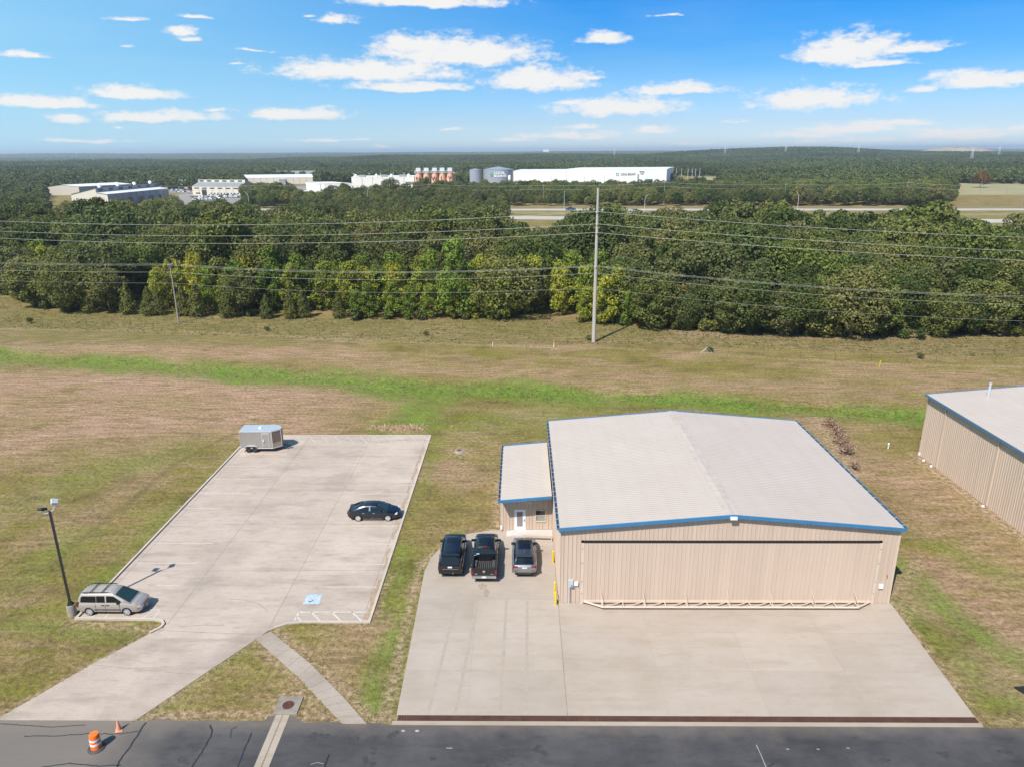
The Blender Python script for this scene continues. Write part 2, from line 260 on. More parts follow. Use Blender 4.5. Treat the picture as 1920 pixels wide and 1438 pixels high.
def grass_mat():
    m = bpy.data.materials.new('mown grass'); m.use_nodes = True; nt = m.node_tree; N = nt.nodes.new; L = nt.links.new; b = nt.nodes['Principled BSDF']; b.inputs['Roughness'].default_value = .9; b.inputs['Specular IOR Level'].default_value = .15
    geo = N('ShaderNodeNewGeometry').outputs['Position']
    def at(n): a = N('ShaderNodeVertexColor'); a.layer_name = n; s = N('ShaderNodeSeparateColor'); L(a.outputs[0], s.inputs[0]); return s.outputs[0], s.outputs[1], s.outputs[2], a.outputs[1]
    g, br, di, tall = at('zone'); rut = at('wear')[0]
    def noise(sc, det=6, ro=.6, st=(1, 1, 1), rz=0.0):
        mp = N('ShaderNodeMapping'); mp.inputs['Scale'].default_value = st; mp.inputs['Rotation'].default_value = (0, 0, rz); L(geo, mp.inputs[0])
        n = N('ShaderNodeTexNoise'); n.inputs['Scale'].default_value = sc; n.inputs['Detail'].default_value = det; n.inputs['Roughness'].default_value = ro; L(mp.outputs[0], n.inputs[0]); return n.outputs[0]
    def M(op, a, bb=None, c=None):
        n = N('ShaderNodeMath'); n.operation = op; n.use_clamp = op != 'MULTIPLY_ADD' and op != 'SUBTRACT'
        for i, v in enumerate((a, bb, c)):
            if v is None: continue
            if hasattr(v, 'links'): L(v, n.inputs[i])
            else: n.inputs[i].default_value = v
        return n.outputs[0]
    def mr(v, a, bb, lo=0.0, hi=1.0):
        n = N('ShaderNodeMapRange'); L(v, n.inputs[0]); n.inputs[1].default_value = a; n.inputs[2].default_value = bb; n.inputs[3].default_value = lo; n.inputs[4].default_value = hi; return n.outputs[0]
    def mixc(f, a, bb):
        n = N('ShaderNodeMix'); n.data_type = 'RGBA'
        if hasattr(f, 'links'): L(f, n.inputs[0])
        else: n.inputs[0].default_value = f
        for i, v in ((6, a), (7, bb)):
            if hasattr(v, 'links'): L(v, n.inputs[i])
            else: n.inputs[i].default_value = (*v, 1)
        return n.outputs[2]
    big = noise(.09, 5); mid = noise(.42, 6, .66); mow = noise(.55, 5, .65, (.16, 1.3, 1), .75); fine = noise(2.6, 6, .72); grit = noise(9, 3, .7); st = noise(.9, 5, .62, (.3, 1.6, 1), .25)
    base = mixc(mr(mid, .36, .64), GR['olive_dark'], GR['olive'])
    base = mixc(M('MULTIPLY', mr(big, .40, .60), mr(st, .38, .62, .15, .85)), base, GR['straw'])
    base = mixc(M('MULTIPLY', mr(mow, .44, .64), .72), base, GR['lime'])
    big2 = noise(.13, 7, .68, (.7, 1.25, 1), .5); base = mixc(M('MULTIPLY', mr(big2, .5, .62), .55), base, mixc(mr(st, .35, .65), GR['brown_dark'], GR['brown']))
    isl = noise(.21, 7, .7, (.75, 1.3, 1), .3); bf = M('MULTIPLY', br, M('MULTIPLY', mr(M('MULTIPLY_ADD', st, .6, M('MULTIPLY', mid, .4)), .24, .44), mr(isl, .37, .47, .2, 1)))
    brc = mixc(mr(st, .35, .65), GR['brown_dark'], GR['brown']); base = mixc(bf, base, brc)
    gf = M('MULTIPLY', g, mr(M('MULTIPLY_ADD', fine, .35, M('MULTIPLY', mid, .65)), .31, .54, .15, 1))
    base = mixc(gf, base, mixc(mr(mid, .35, .65), GR['green_dark'], GR['green']))
    tf = M('MULTIPLY', tall, mr(mid, .3, .6)); base = mixc(M('MULTIPLY', tf, .8), base, mixc(mr(st, .4, .72), GR['tall'], GR['straw']))
    df = M('MULTIPLY', di, mr(M('MULTIPLY_ADD', fine, .6, M('MULTIPLY', mid, .4)), .36, .52)); base = mixc(df, base, mixc(mr(fine, .35, .65), GR['dirt'], GR['dirt_pale']))
    base = mixc(M('MULTIPLY', rut, mr(fine, .3, .55)), base, GR['rut'])
    hs = N('ShaderNodeHueSaturation'); L(base, hs.inputs['Color']); v = M('MULTIPLY_ADD', mr(fine, .3, .7, -.5, .5), 1, mr(grit, .25, .75, .7, 1.3)); L(v, hs.inputs['Value'])
    L(hs.outputs[0], b.inputs['Base Color'])
    bp = N('ShaderNodeBump'); bp.inputs['Strength'].default_value = .9; bp.inputs['Distance'].default_value = .22; L(M('MULTIPLY_ADD', grit, .35, fine), bp.inputs['Height']); L(bp.outputs[0], b.inputs['Normal'])
    return m
GR = dict(olive=(.212,.155,.048), olive_dark=(.108,.085,.026), straw=(.335,.235,.11), lime=(.19,.178,.028), brown=(.43,.275,.178), brown_dark=(.25,.155,.09), green=(.172,.222,.036), green_dark=(.118,.158,.026), tall=(.115,.115,.034), dirt=(.25,.15,.085), dirt_pale=(.40,.29,.19), rut=(.075,.05,.025))
make_ground()

# ---------------------------------------------------------------- pavements
def concrete_mat(name, c1, c2, stain, jd, slab=None):
    m = bpy.data.materials.new(name); m.use_nodes = True; nt = m.node_tree; N = nt.nodes.new; L = nt.links.new; b = nt.nodes['Principled BSDF']; b.inputs['Roughness'].default_value = .85; b.inputs['Specular IOR Level'].default_value = .3
    geo = N('ShaderNodeNewGeometry').outputs['Position']
    def noise(sc, det=6, ro=.6, st=(1, 1, 1), off=0):
        mp = N('ShaderNodeMapping'); mp.inputs['Scale'].default_value = st; mp.inputs['Location'].default_value = (off, off, 0); L(geo, mp.inputs[0])
        n = N('ShaderNodeTexNoise'); n.inputs['Scale'].default_value = sc; n.inputs['Detail'].default_value = det; n.inputs['Roughness'].default_value = ro; L(mp.outputs[0], n.inputs[0]); return n.outputs[0]
    def mr(v, a, bb, lo=0.0, hi=1.0):
        n = N('ShaderNodeMapRange'); L(v, n.inputs[0]); n.inputs[1].default_value = a; n.inputs[2].default_value = bb; n.inputs[3].default_value = lo; n.inputs[4].default_value = hi; return n.outputs[0]
    def mixc(f, a, bb):
        n = N('ShaderNodeMix'); n.data_type = 'RGBA'; L(f, n.inputs[0])
        for i, v in ((6, a), (7, bb)):
            if hasattr(v, 'links'): L(v, n.inputs[i])
            else: n.inputs[i].default_value = (*v, 1)
        return n.outputs[2]
    base = mixc(mr(noise(.25, 7, .65), .35, .65), c1, c2)
    base = mixc(mr(noise(.6, 7, .7, (.28, 1.15, 1), 13), .5, .78, 0, jd), base, stain)
    base = mixc(mr(noise(.16, 5, .6, (1, 1, 1), 40), .52, .78, 0, jd*.8), base, stain)
    base = mixc(mr(noise(1.7, 8, .72, (.5, 1.6, 1), 71), .52, .82, 0, jd*.9), base, stain)
    base = mixc(mr(noise(7, 4, .7), .3, .7, 0, .16), base, stain)
    if slab:                                           # each poured slab has its own tone
        ma = N('ShaderNodeVectorMath'); ma.operation = 'SUBTRACT'; L(geo, ma.inputs[0]); ma.inputs[1].default_value = (slab[0], slab[1], 0); dv = N('ShaderNodeVectorMath'); dv.operation = 'DIVIDE'; L(ma.outputs[0], dv.inputs[0]); dv.inputs[1].default_value = (slab[2], slab[3], 100)
        fl = N('ShaderNodeVectorMath'); fl.operation = 'FLOOR'; L(dv.outputs[0], fl.inputs[0]); wn = N('ShaderNodeTexWhiteNoise'); L(fl.outputs[0], wn.inputs[0]); hs = N('ShaderNodeHueSaturation'); L(mr(wn.outputs[0], 0, 1, .945, 1.05), hs.inputs['Value']); L(base, hs.inputs['Color']); base = hs.outputs[0]
    L(base, b.inputs['Base Color'])
    bp = N('ShaderNodeBump'); bp.inputs['Strength'].default_value = .25; bp.inputs['Distance'].default_value = .02; L(noise(14, 4), bp.inputs['Height']); L(bp.outputs[0], b.inputs['Normal'])
    return m
CONC = concrete_mat('old lot concrete', (.41,.328,.268), (.475,.385,.32), (.22,.178,.143), .8, (-32.4, 42.0, 7.25, 8.0))
APRON = concrete_mat('apron concrete', (.372,.303,.246), (.402,.336,.285), (.30,.24,.18), .85, (2.72, 34.95, 6.0, 3.9))
WALKM = concrete_mat('walk concrete', (.325,.265,.215), (.395,.325,.265), (.20,.16,.13), .7)
CURBM = concrete_mat('curb concrete', (.44,.385,.32), (.52,.46,.39), (.30,.24,.18), .5)
PALE = concrete_mat('new concrete', (.335,.275,.21), (.39,.325,.255), (.25,.195,.145), .6)
JOINT = pmat('joint filler', (.23,.19,.155), .9, var=.3)
PAINT = pmat('faded white paint', (.53,.47,.42), .7, var=.2, scale=3.5, world=True)
def asphalt_mat():
    m = concrete_mat('weathered asphalt', (.050,.047,.049), (.082,.076,.077), (.026,.024,.025), .85); nt = m.node_tree; N = nt.nodes.new; L = nt.links.new; b = nt.nodes['Principled BSDF']; b.inputs['Roughness'].default_value = .8
    src = b.inputs['Base Color'].links[0].from_socket; geo = N('ShaderNodeNewGeometry'); sp = N('ShaderNodeSeparateXYZ'); L(geo.outputs['Position'], sp.inputs[0])
    n = N('ShaderNodeTexNoise'); n.inputs['Scale'].default_value = .35; n.inputs['Detail'].default_value = 6; L(geo.outputs['Position'], n.inputs[0])
    ma = N('ShaderNodeMath'); ma.operation = 'MULTIPLY_ADD'; L(n.outputs[0], ma.inputs[0]); ma.inputs[1].default_value = 5; L(sp.outputs[0], ma.inputs[2])
    mr = N('ShaderNodeMapRange'); L(ma.outputs[0], mr.inputs[0]); mr.inputs[1].default_value = -21.5; mr.inputs[2].default_value = -17; mr.inputs[3].default_value = .72; mr.inputs[4].default_value = 0     # older unsealed stretch in the west
    mx = N('ShaderNodeMix'); mx.data_type = 'RGBA'; L(mr.outputs[0], mx.inputs[0]); L(src, mx.inputs[6]); mx.inputs[7].default_value = (.185,.155,.13, 1)
    vn = N('ShaderNodeTexVoronoi'); vn.inputs['Scale'].default_value = 55; L(geo.outputs['Position'], vn.inputs[0]); hs = N('ShaderNodeHueSaturation'); m2 = N('ShaderNodeMapRange'); L(vn.outputs['Distance'], m2.inputs[0]); m2.inputs[3].default_value = .8; m2.inputs[4].default_value = 1.25; L(m2.outputs[0], hs.inputs['Value']); L(mx.outputs[2], hs.inputs['Color'])
    # tyre-worn pale bands and a dusty northern edge
    n5 = N('ShaderNodeTexNoise'); n5.inputs['Scale'].default_value = .8; n5.inputs['Detail'].default_value = 5; L(geo.outputs['Position'], n5.inputs[0])
    m5 = N('ShaderNodeMath'); m5.operation = 'MULTIPLY_ADD'; L(n5.outputs[0], m5.inputs[0]); m5.inputs[1].default_value = 1.6; L(sp.outputs[1], m5.inputs[2]); m6 = N('ShaderNodeMapRange'); L(m5.outputs[0], m6.inputs[0]); m6.inputs[1].default_value = 33.9; m6.inputs[2].default_value = 35.2; m6.inputs[4].default_value = .4
    mx2 = N('ShaderNodeMix'); mx2.data_type = 'RGBA'; L(m6.outputs[0], mx2.inputs[0]); L(hs.outputs[0], mx2.inputs[6]); mx2.inputs[7].default_value = (.23,.18,.14, 1)
    L(mx2.outputs[2], b.inputs['Base Color']); return m
ASPH = asphalt_mat(); SEAL = pmat('crack sealant', (.02,.019,.02), .45, var=.2)
GRATE = pmat('rusty drain grate', (.075,.032,.02), .8, .2, var=.45, scale=1.5, bump=.4)
def struct(name, mb, mat, parent=None): o = mb.build(name, mat, parent); return tag(o, kind='structure') if parent is None else o
def arc(c, r, a0, a1, n=8): return [(c[0]+r*math.cos(R(a0+(a1-a0)*i/n)), c[1]+r*math.sin(R(a0+(a1-a0)*i/n))) for i in range(n+1)]
LZ = .03
# parking lot with its driveway
LOT = [(-32.05,79.65),(-10.62,79.65),(-10.78,43.75),(-15.6,43.75),(-16.9,43.55),(-17.8,42.85),(-18.4,41.75),(-20.6,38.2),(-22.85,34.42),(-31.2,34.42),(-28.2,39.4),(-26.1,42.35),(-25.45,43.1),(-25.35,43.7),(-25.8,44.0),(-32.15,44.05)]
lot = struct('parking_lot', MB().prism(LOT, -.2, LZ), CONC)
mb = MB()
for p, q in (((-25.2,43.6),(-24.9,79.6)), ((-17.8,43.2),(-17.6,79.6)), ((-32,66.4),(-10.7,66.6)), ((-32,58.0),(-10.7,58.1)), ((-32,50.4),(-10.7,50.6)), ((-32,73.2),(-10.7,73.3)), ((-25.8,42.9),(-18.2,42.4)), ((-28.3,39.3),(-20.6,38.3)), ((-31.5,44.6),(-31.4,79.4)), ((-11.4,44.5),(-11.2,79.4))):
    mb.ribbon([p, q], .035, LZ, LZ+.003)
for q in (PX((430,1123),(455,1124),(485,1132),(503,1146)), PX((420,1172),(380,1172),(340,1175)), PX((290,1160),(307,1165),(307,1180),(290,1190))): mb.ribbon(q, .04, LZ, LZ+.003)
mb.build('expansion_joint', JOINT, lot)
# kerbs round the lot (a raised lip each)
KZ = .15
KW = [(-31.25,79.5),(-32.0,79.5),(-32.07,46),(-32.1,44.15),(-26.3,44.05),(-25.75,43.9),(-25.45,43.5),(-25.5,43.1),(-25.95,42.55)]
struct('west_kerb', MB().ribbon(KW[1:], .17, -.1, KZ), CURBM)
struct('east_kerb', MB().ribbon([(-10.7,79.5),(-10.86,43.85),(-15.5,43.85),(-16.6,43.7),(-17.4,43.2)], .17, -.1, KZ-.05), CURBM)
struct('north_kerb', MB().ribbon([(-31.9,79.57),(-10.8,79.57)], .16, -.1, .07), CURBM)
mk = MB(); Z0, Z1 = LZ+.004, LZ+.008
def stripe(a, b, w=.1): mk.ribbon([G2(*a), G2(*b)], w, Z0, Z1)
for y in (1019.5,1056.5,1098): 
    pass
for a, b in (((293,1018.5),(400,1018.5)), ((255,1055.5),(370,1056)), ((293,1097.5),(337,1098)), ((320,984),(415,984.5)), ((348,953),(415,953.5)), ((375,925),(472,925)), ((395,898),(495,898.5)), ((420,874),(500,874)), ((450,852),(536,852)),
             ((604,1057.5),(722,1058)), ((598,1100.5),(706,1100.5)), ((672,1019.5),(738,1020)), ((660,985.5),(752,986)), ((655,953),(650,953.2)), ((672,926),(768,926)), ((690,900),(778,900)), ((690,875),(785,875.5)), ((700,852),(792,852.5)), ((705,833),(800,833.5))): stripe(a, b)
for x in range(555, 800, 24): stripe((x, 817.5), (x+13, 830.5), .07)
mk.build('road_marking', pmat('worn stall paint', (.50,.42,.36), .75, var=.14, scale=3, world=True), lot); mk = MB()
for a, b in (((561,1147.5),(687,1147.5)), ((561,1147.5),(552,1163.5)), ((584,1147.5),(604,1168)), ((622,1147.5),(640,1165.5)), ((660,1147.5),(681,1167)), ((556.5,1156),(567,1166.5))): stripe(a, b, .11)
for a, b in (((263,1143.5),(301,1143.5)), ((301,1143.5),(286,1161)), ((172,1159),(183,1150)), ((193,1160.5),(205,1151)), ((237,1157),(246,1149.5)), ((264,1161),(286,1147))): stripe(a, b, .09)
mk.build('road_marking', PAINT, lot)
ds_ = MB()
for y0_, y1_, w_ in ((44.2,49.5,.34),(50.5,54,.16),(55.5,58.5,.2),(61,66,.18),(67,76,.22)): ds_.ribbon([(-11.12+.1*math.sin(y*2.1), y) for y in np.linspace(y0_, y1_, 12)], w_, LZ, LZ+.006)
ds_.build('silt_streak', pmat('washed silt', (.34,.235,.155), .9, var=.25, scale=2.5, world=True), lot)
BLUEP = pmat('faded blue paint', (.36,.45,.53), .7, var=.2, scale=4, world=True)
hc = [G2(567.5,1132.5), G2(598,1132.8), G2(605,1114.5), G2(576.5,1114.5)]
hp = MB().prism(hc, Z0, Z1).build('disabled_bay_sign', BLUEP, lot)
c0 = Vector((sum(p[0] for p in hc)/4, sum(p[1] for p in hc)/4)); sg = MB(); S = .42
W = lambda u, v: (c0.x+v*S, c0.y+u*S)           # the pictogram lies on its side: its top points east
sg.ribbon([W(-.15+.62*math.cos(R(a)), -.5+.62*math.sin(R(a))) for a in range(100, 345, 12)], .09, Z1, Z1+.004)
sg.ribbon([W(.0,.75), W(.05,.1), W(-.55,.05), W(-.85,-.55), W(-1.1,-.5)], .1, Z1, Z1+.004); sg.ribbon([W(.03,.4), W(-.42,.38)], .08, Z1, Z1+.004)
sg.prism([W(.02+.16*math.cos(a), 1.08+.16*math.sin(a)) for a in np.linspace(0, 6.0, 12)], Z1, Z1+.004); sg.build('wheelchair_symbol', PAINT, hp)
# footpath
wl = [G2(478,1197), G2(560,1270), G2(600,1313), G2(642,1357)]; wr = [G2(508,1184), G2(585,1247), G2(640,1303), G2(688,1357)]
fp = struct('footpath', MB().prism(wl+wr[::-1], -.2, .045), WALKM)
mb = MB()
for i in range(1, 12):
    t = i/12; k = min(2, int(t*3)); u = t*3-k; mb.ribbon([Vector(wl[k]).lerp(Vector(wl[k+1]), u), Vector(wr[k]).lerp(Vector(wr[k+1]), u)], .03, .045, .049)
mb.build('expansion_joint', JOINT, fp)
# hangar apron
AP = [(-7.45,34.95),(26.72,34.95),(27.25,46.2),(2.98,46.2),(2.98,57.1),(-1.6,57.1)]+PX((915,995),(880,1000),(845,1013),(822,1030),(808,1046))+[(-7.75,50.5)]
apron = struct('apron', MB().prism(AP, -.25, LZ), APRON)
mb = MB(); mb.ribbon([(2.72,34.95),(2.72,57)], .05, LZ, LZ+.003, 0)
for p, q in (((-3.28,35),(-3.28,54)), ((8.72,35),(8.72,45.2)), ((14.72,35),(14.72,45.3)), ((20.72,35),(20.72,45.3)), ((-7.4,38.85),(26.8,38.85)), ((-7.5,42.75),(27,42.75)), ((-7.6,46.65),(2.7,46.65)), ((-7.6,50.55),(2.7,50.55))): mb.ribbon([p, q], .018, LZ, LZ+.003, 1)
mb.build('expansion_joint', [JOINT, pmat('tight joint', (.30,.255,.205), .9)], apron)
st = MB()
for cx, cy, rx, ry in ((912,1112,.22,.55),(905,1100,.3,.4)): c = G2(cx, cy); st.prism([(c[0]+rx*math.cos(a)*(1+.25*math.sin(3*a)), c[1]+ry*math.sin(a)*(1+.2*math.sin(5*a))) for a in np.linspace(0, 2*math.pi, 20)[:-1]], LZ, LZ+.003)
st.build('oil_stain', pmat('oil stain', (.30,.23,.18), .7, var=.2, scale=5), apron)
tm = MB()
for x0_, bend in ((-5.6,.8),(-4.0,.8),(-1.3,.2),(.25,.2)): tm.ribbon([(x0_+bend*math.sin((y-35)*.09), y) for y in np.linspace(35.0, 46.5, 14)], .2, LZ, LZ+.0022)
tm.build('tyre_mark', pmat('faint tyre mark', (.335,.277,.222), .8, var=.12, scale=3, world=True), apron)
# long slot drain in front of the apron, and its pale outer lip
dr = struct('apron_drain_lip', MB().box(-7.62, 26.75, 34.16, 34.46, -.2, .05), PALE)
g = MB().box(-7.35, 26.72, 34.463, 34.947, -.1, .012)
g.build('drain_grate', GRATE, dr); b_ = MB()
for i in range(228): x = -7.3+i*.149; b_.box(x, x+.05, 34.465, 34.945, .012, .024)
b_.build('grate_bar', pmat('rusty bar', (.095,.042,.03), .8, .2, var=.4, scale=1.2, world=True), dr)
# taxiway road
rp = [(-400,34.5),(-60,34.5),(-31,34.43),(-23,34.43)]
x = -23.0
while x < -15.2: rp.append((x, 34.5+.07*math.sin(x*2.3)-.02*(x+23)*.6)); x += .35
rp += [(-14.9,34.85),(-13.7,34.9),(-13.2,34.6)]; x = -12.8
while x < -8: rp.append((x, 34.36+.05*math.sin(x*3.1))); x += .35
rp += [(-7.7,34.155),(27,34.155),(30,34.12),(45,34.15),(70,34.05),(400,34.0),(400,8),(-400,8)]
road = struct('road', MB().prism(rp, -.2, .02), ASPH)
mb = MB()
def crack(pts, w):
    P = []
    for a, b in zip(pts[:-1], pts[1:]):
        n = 8
        for i in range(n): t = i/n; P.append((a[0]+(b[0]-a[0])*t+random.uniform(-.03, .03), a[1]+(b[1]-a[1])*t+random.uniform(-.03, .03)))
    P.append(pts[-1]); mb.ribbon(P, w, .02, .025)
crack(PX((274,1354),(263,1370),(243,1402),(228,1420),(218,1440)), .1); crack(PX((0,1357),(40,1359),(90,1363),(160,1359)), .05); crack(PX((45,1380),(110,1379),(170,1375),(225,1376),(260,1371)), .055)
crack(PX((395,1359),(398,1375),(380,1408),(358,1440)), .09); crack(PX((472,1374),(460,1402),(445,1440)), .08); crack(PX((80,1438),(130,1431),(180,1436),(228,1434)), .06); crack(PX((432,1384),(434,1368),(445,1362)), .04); crack(PX((617,1415),(608,1440)), .1)
crack(PX((1452,1432),(1440,1436)), .06)
mb.build('sealed_crack', SEAL, road)
pt = MB()
for cx, cy, rx, ry in ((700,1402,.5,.9),(735,1378,.3,.5),(660,1385,.3,.2),(610,1379,.35,.18),(585,1380,.3,.25),(690,1430,.35,.5),(955,1415,1.2,1.0),(905,1436,.6,.3),(1010,1408,.5,.4),(1658,1424,.35,.12),(1770,1414,.35,.12),(1885,1410,.4,.12),(810,1420,.2,.15),(365,1400,.35,.4),(340,1425,.5,.3),(1220,1425,.15,.1)):
    c = G2(cx, cy)
    for q in range(9):
        a = random.uniform(0, 6.28); r = random.random(); ox, oy = c[0]+rx*r*math.cos(a), c[1]+ry*r*math.sin(a); k = random.uniform(.06, .2)*min(1, .4+rx); ph = random.random()*6
        pt.prism([(ox+k*1.5*math.cos(b)*(1+.3*math.sin(3*b+ph)), oy+k*math.sin(b)*(1+.3*math.sin(2*b+ph))) for b in np.linspace(0, 6.283, 12)[:-1]], .02, .0235+.0004*q)
pt.build('tar_patch', pmat('tar patch', (.045,.042,.042), .7, var=.3, scale=4), road)
pw = MB(); pw.ribbon(PX((1418,1396),(1428,1418),(1437,1440)), .04, .02, .024); pw.ribbon(PX((582,1433),(596,1429),(607,1432)), .03, .02, .024)
for x in (756, 782): pw.prism([(G2(x,1370)[0]+.12*math.cos(a), G2(x,1370)[1]+.08*math.sin(a)) for a in np.linspace(0, 6, 9)], .02, .024)
for x, y in ((1477,1404),(1534,1404),(840,1402),(845,1402),(1590,1402)): pw.ribbon([G2(x-3, y), G2(x+3, y+.5)], .05, .02, .024)
pw.build('paint_trace', pmat('worn paint', (.33,.31,.29), .8, var=.3), road)
# slotted channel drain crossing the road, and the inlet slab it starts from
ca, cb = Vector((-14.3,34.93)), Vector((-14.17,20)); ch = MB()
ch.ribbon([(-14.47,34.93),(-14.36,20)], .37, -.1, .03); ch.ribbon([(-14.02,34.93),(-13.91,20)], .37, -.1, .03)
cd = struct('channel_drain', ch, PALE); mb = MB(); mb.ribbon([(-14.245,34.93),(-14.135,20)], .07, -.1, .012, 0); 
for i in range(60): y = 34.85-i*.1; mb.box(-14.285+(34.93-y)*.0074, -14.205+(34.93-y)*.0074, y, y+.045, .01, .026, 1)
mb.build('drain_slot', [pmat('slot dark', (.02,.018,.016), .9), PALE], cd)
t = thing('manhole', 'round rusty manhole cover set in a square concrete slab at the road edge', 'manhole', (-14.15,35.68,0))
sl = MB(); sl.prism([(-.72,-.73),(.72,-.73),(.72,.74),(-.72,.74)], -.2, .07); sl.build('slab', concrete_mat('stained slab', (.25,.21,.17), (.34,.285,.23), (.09,.075,.06), .95), t)
cv = MB(); cv.lathe([(.001,.09),(.33,.09),(.345,.088),(.345,.07)], n=32); 
for i in range(5): cv.box(-.26, .26, -.2+i*.09, -.17+i*.09, .09, .097)
cv.lathe([(.30,.09),(.30,.1),(.33,.1),(.33,.09)], n=32); cv.build('cover', pmat('rust iron', (.10,.038,.028), .75, .3, var=.4, scale=6, bump=.3), t)
# ---------------------------------------------------------------- hangar
TAN = pmat('tan steel cladding', (.50,.385,.305), .45, var=.09, scale=1.3, spec=.4, stretch=(2.2,2.2,.1)); TAN2 = pmat('tan door skin', (.51,.392,.31), .45, var=.07, scale=.9, spec=.4, stretch=(1.6,1.6,.1))
TRIM = pmat('cream trim', (.56,.45,.36), .5, var=.05); BLUE = pmat('blue trim', (.04,.165,.32), .4, var=.08, scale=1.5, spec=.5); DARK = pmat('dark parts and gap shade', (.012,.011,.011), .8, var=0)
def roof_mat(name, axis, x0, lo, hi, band, ridge=None):
    m = pmat(name, lo, .4, var=0, col2=hi, scale=.35, spec=.5); nt = m.node_tree; N = nt.nodes.new; L = nt.links.new; b = nt.nodes['Principled BSDF']; src = b.inputs['Base Color'].links[0].from_socket
    tc = N('ShaderNodeTexCoord'); sp = N('ShaderNodeSeparateXYZ'); L(tc.outputs['Object'], sp.inputs[0])
    def M(op, a, c, d=None):
        n = N('ShaderNodeMath'); n.operation = op
        for i, v in enumerate((a, c, d)):
            if v is None: continue
            if hasattr(v, 'links'): L(v, n.inputs[i])
            else: n.inputs[i].default_value = v
        return n.outputs[0]
    w = M('PINGPONG', M('SUBTRACT', sp.outputs[axis], x0), .76)             # dirt lines over the purlin screw rows
    nz = N('ShaderNodeTexNoise'); nz.inputs['Scale'].default_value = .5; nz.inputs['Detail'].default_value = 5; L(tc.outputs['Object'], nz.inputs[0])
    mr = N('ShaderNodeMapRange'); L(w, mr.inputs[0]); mr.inputs[1].default_value = .0; mr.inputs[2].default_value = .32; mr.inputs[3].default_value = .3; mr.inputs[4].default_value = 0
    f = M('MULTIPLY', mr.outputs[0], nz.outputs[0]); mx = N('ShaderNodeMix'); mx.data_type = 'RGBA'; L(f, mx.inputs[0]); L(src, mx.inputs[6]); mx.inputs[7].default_value = (*band, 1); outc = mx.outputs[2]
    L(outc, b.inputs['Base Color']); return m
ROOFM = roof_mat('white roof sheet', 0, .3, (.435,.364,.308), (.46,.392,.336), (.39,.32,.265)); CAPM = pmat('ridge cap', (.47,.395,.335), .45, var=.12, scale=1.2)
GLASS = pmat('window glass', (.02,.03,.035), .05, var=0, spec=.8, coat=.3); WHITE = pmat('white paint', (.72,.72,.72), .45, var=.04)
def gable(parent, x0, x1, y0, y1, ze, zr, tag_=''):    # roof with ridge along y: two ribbed slopes, cap, gutters, rakes
    xm = (x0+x1)/2; k = (zr-ze)/(xm-x0); nl = Vector((-k, 0, 1)).normalized(); nr = Vector((k, 0, 1)).normalized()
    for (xa, n, s) in ((x0, nl, 1), (x1, nr, -1)):
        mb = MB().ribbed((xa, y0, ze), (xa, y1, ze), (xm, y1, zr), (xm, y0, zr), n, .305, .016, .085, off=.02); mb.f = [f if s < 0 else f[::-1] for f in mb.f]
        mb.add([(xa,y0,ze-.06),(xa,y1,ze-.06),(xm,y1,zr-.06),(xm,y0,zr-.06)], [(0,1,2,3)])
        mb.add([(xa,y0,ze-.06),(xa,y1,ze-.06),(xa,y1,ze),(xa,y0,ze)], [(0,1,2,3)]); mb.build('roof', ROOFM, parent)
    cap = MB()
    for s in (-1, 1): cap.bar((xm+s*.24, y0+.02, zr-.24*k+.035), (xm+s*.24, y1-.02, zr-.24*k+.035), .47, .015, up=(k*s, 0, 1))
    cap.build('ridge_cap', CAPM, parent)
    for y, s in ((y0, -1), (y1, 1)):
        mb = MB()
        for xa, sg in ((x0, 1), (x1, -1)):
            a, b = Vector((xa-.08*sg, y+s*.06, ze-.03)), Vector((xm, y+s*.06, zr+.005)); mb.add([a+Vector((0,-.06,.06)), b+Vector((0,-.06,.06)), b+Vector((0,-.06,-.17)), a+Vector((0,-.06,-.17)), a+Vector((0,.06,.06)), b+Vector((0,.06,.06)), b+Vector((0,.06,-.17)), a+Vector((0,.06,-.17))], [(0,1,2,3),(7,6,5,4),(0,4,5,1),(2,6,7,3),(1,5,6,2),(3,7,4,0)])
        mb.build('rake_trim', BLUE, parent)
def gutter(parent, x, y0, y1, z, s, mat=None, straps=0):          # open trough along y; s = outward side
    mb = MB(); mb.box(min(x, x+s*.17), max(x, x+s*.17), y0, y1, z-.17, z-.15); a = x+s*.17; mb.box(min(a, a+s*.025), max(a, a+s*.025), y0, y1, z-.17, z+.01); mb.box(min(x, x-s*.02), max(x, x-s*.02), y0, y1, z-.17, z-.062)
    mb.box(min(x, a), max(x, a), y0-.01, y0, z-.17, z); mb.box(min(x, a), max(x, a), y1, y1+.01, z-.17, z)
    gt = mb.build('gutter', mat or BLUE, parent); inn = MB().box(min(x, a)+.01, max(x, a)-.01, y0+.01, y1-.01, z-.149, z-.14); inn.build('gutter_floor_shade', GUTD, gt)
    first = None
    for i in range(straps):
        y = y0+.45+i*(y1-y0-.9)/max(1, straps-1)
        if first is None: first = MB().box(min(x-.1*s, a), max(x-.1*s, a), -.02, .02, z-.004, z+.012).build('gutter_strap', TRIM, gt); first.location.y = y
        else: c = first.copy(); C.objects.link(c); c.parent = gt; c.location.y = y
GUTD = pmat('gutter shade blue', (.03,.07,.12), .6, var=.2)  # trim blue darkened, painting shade into the trough
hg = thing('hangar', 'tan steel aircraft hangar with white ribbed roof, blue trim and wide closed door', 'hangar')
X0, X1, Y0, Y1, ZE, ZR = 2.78, 27.05, 46.25, 67.4, 6.36, 7.40; XM = (X0+X1)/2
zt = lambda x: ZE-.06+(ZR-ZE)*(1-abs(x-XM)/(XM-X0))-.02
fr = (0, -1, 0); wl_ = MB()
DX0, DX1, DZ = 4.55, 25.68, 5.02
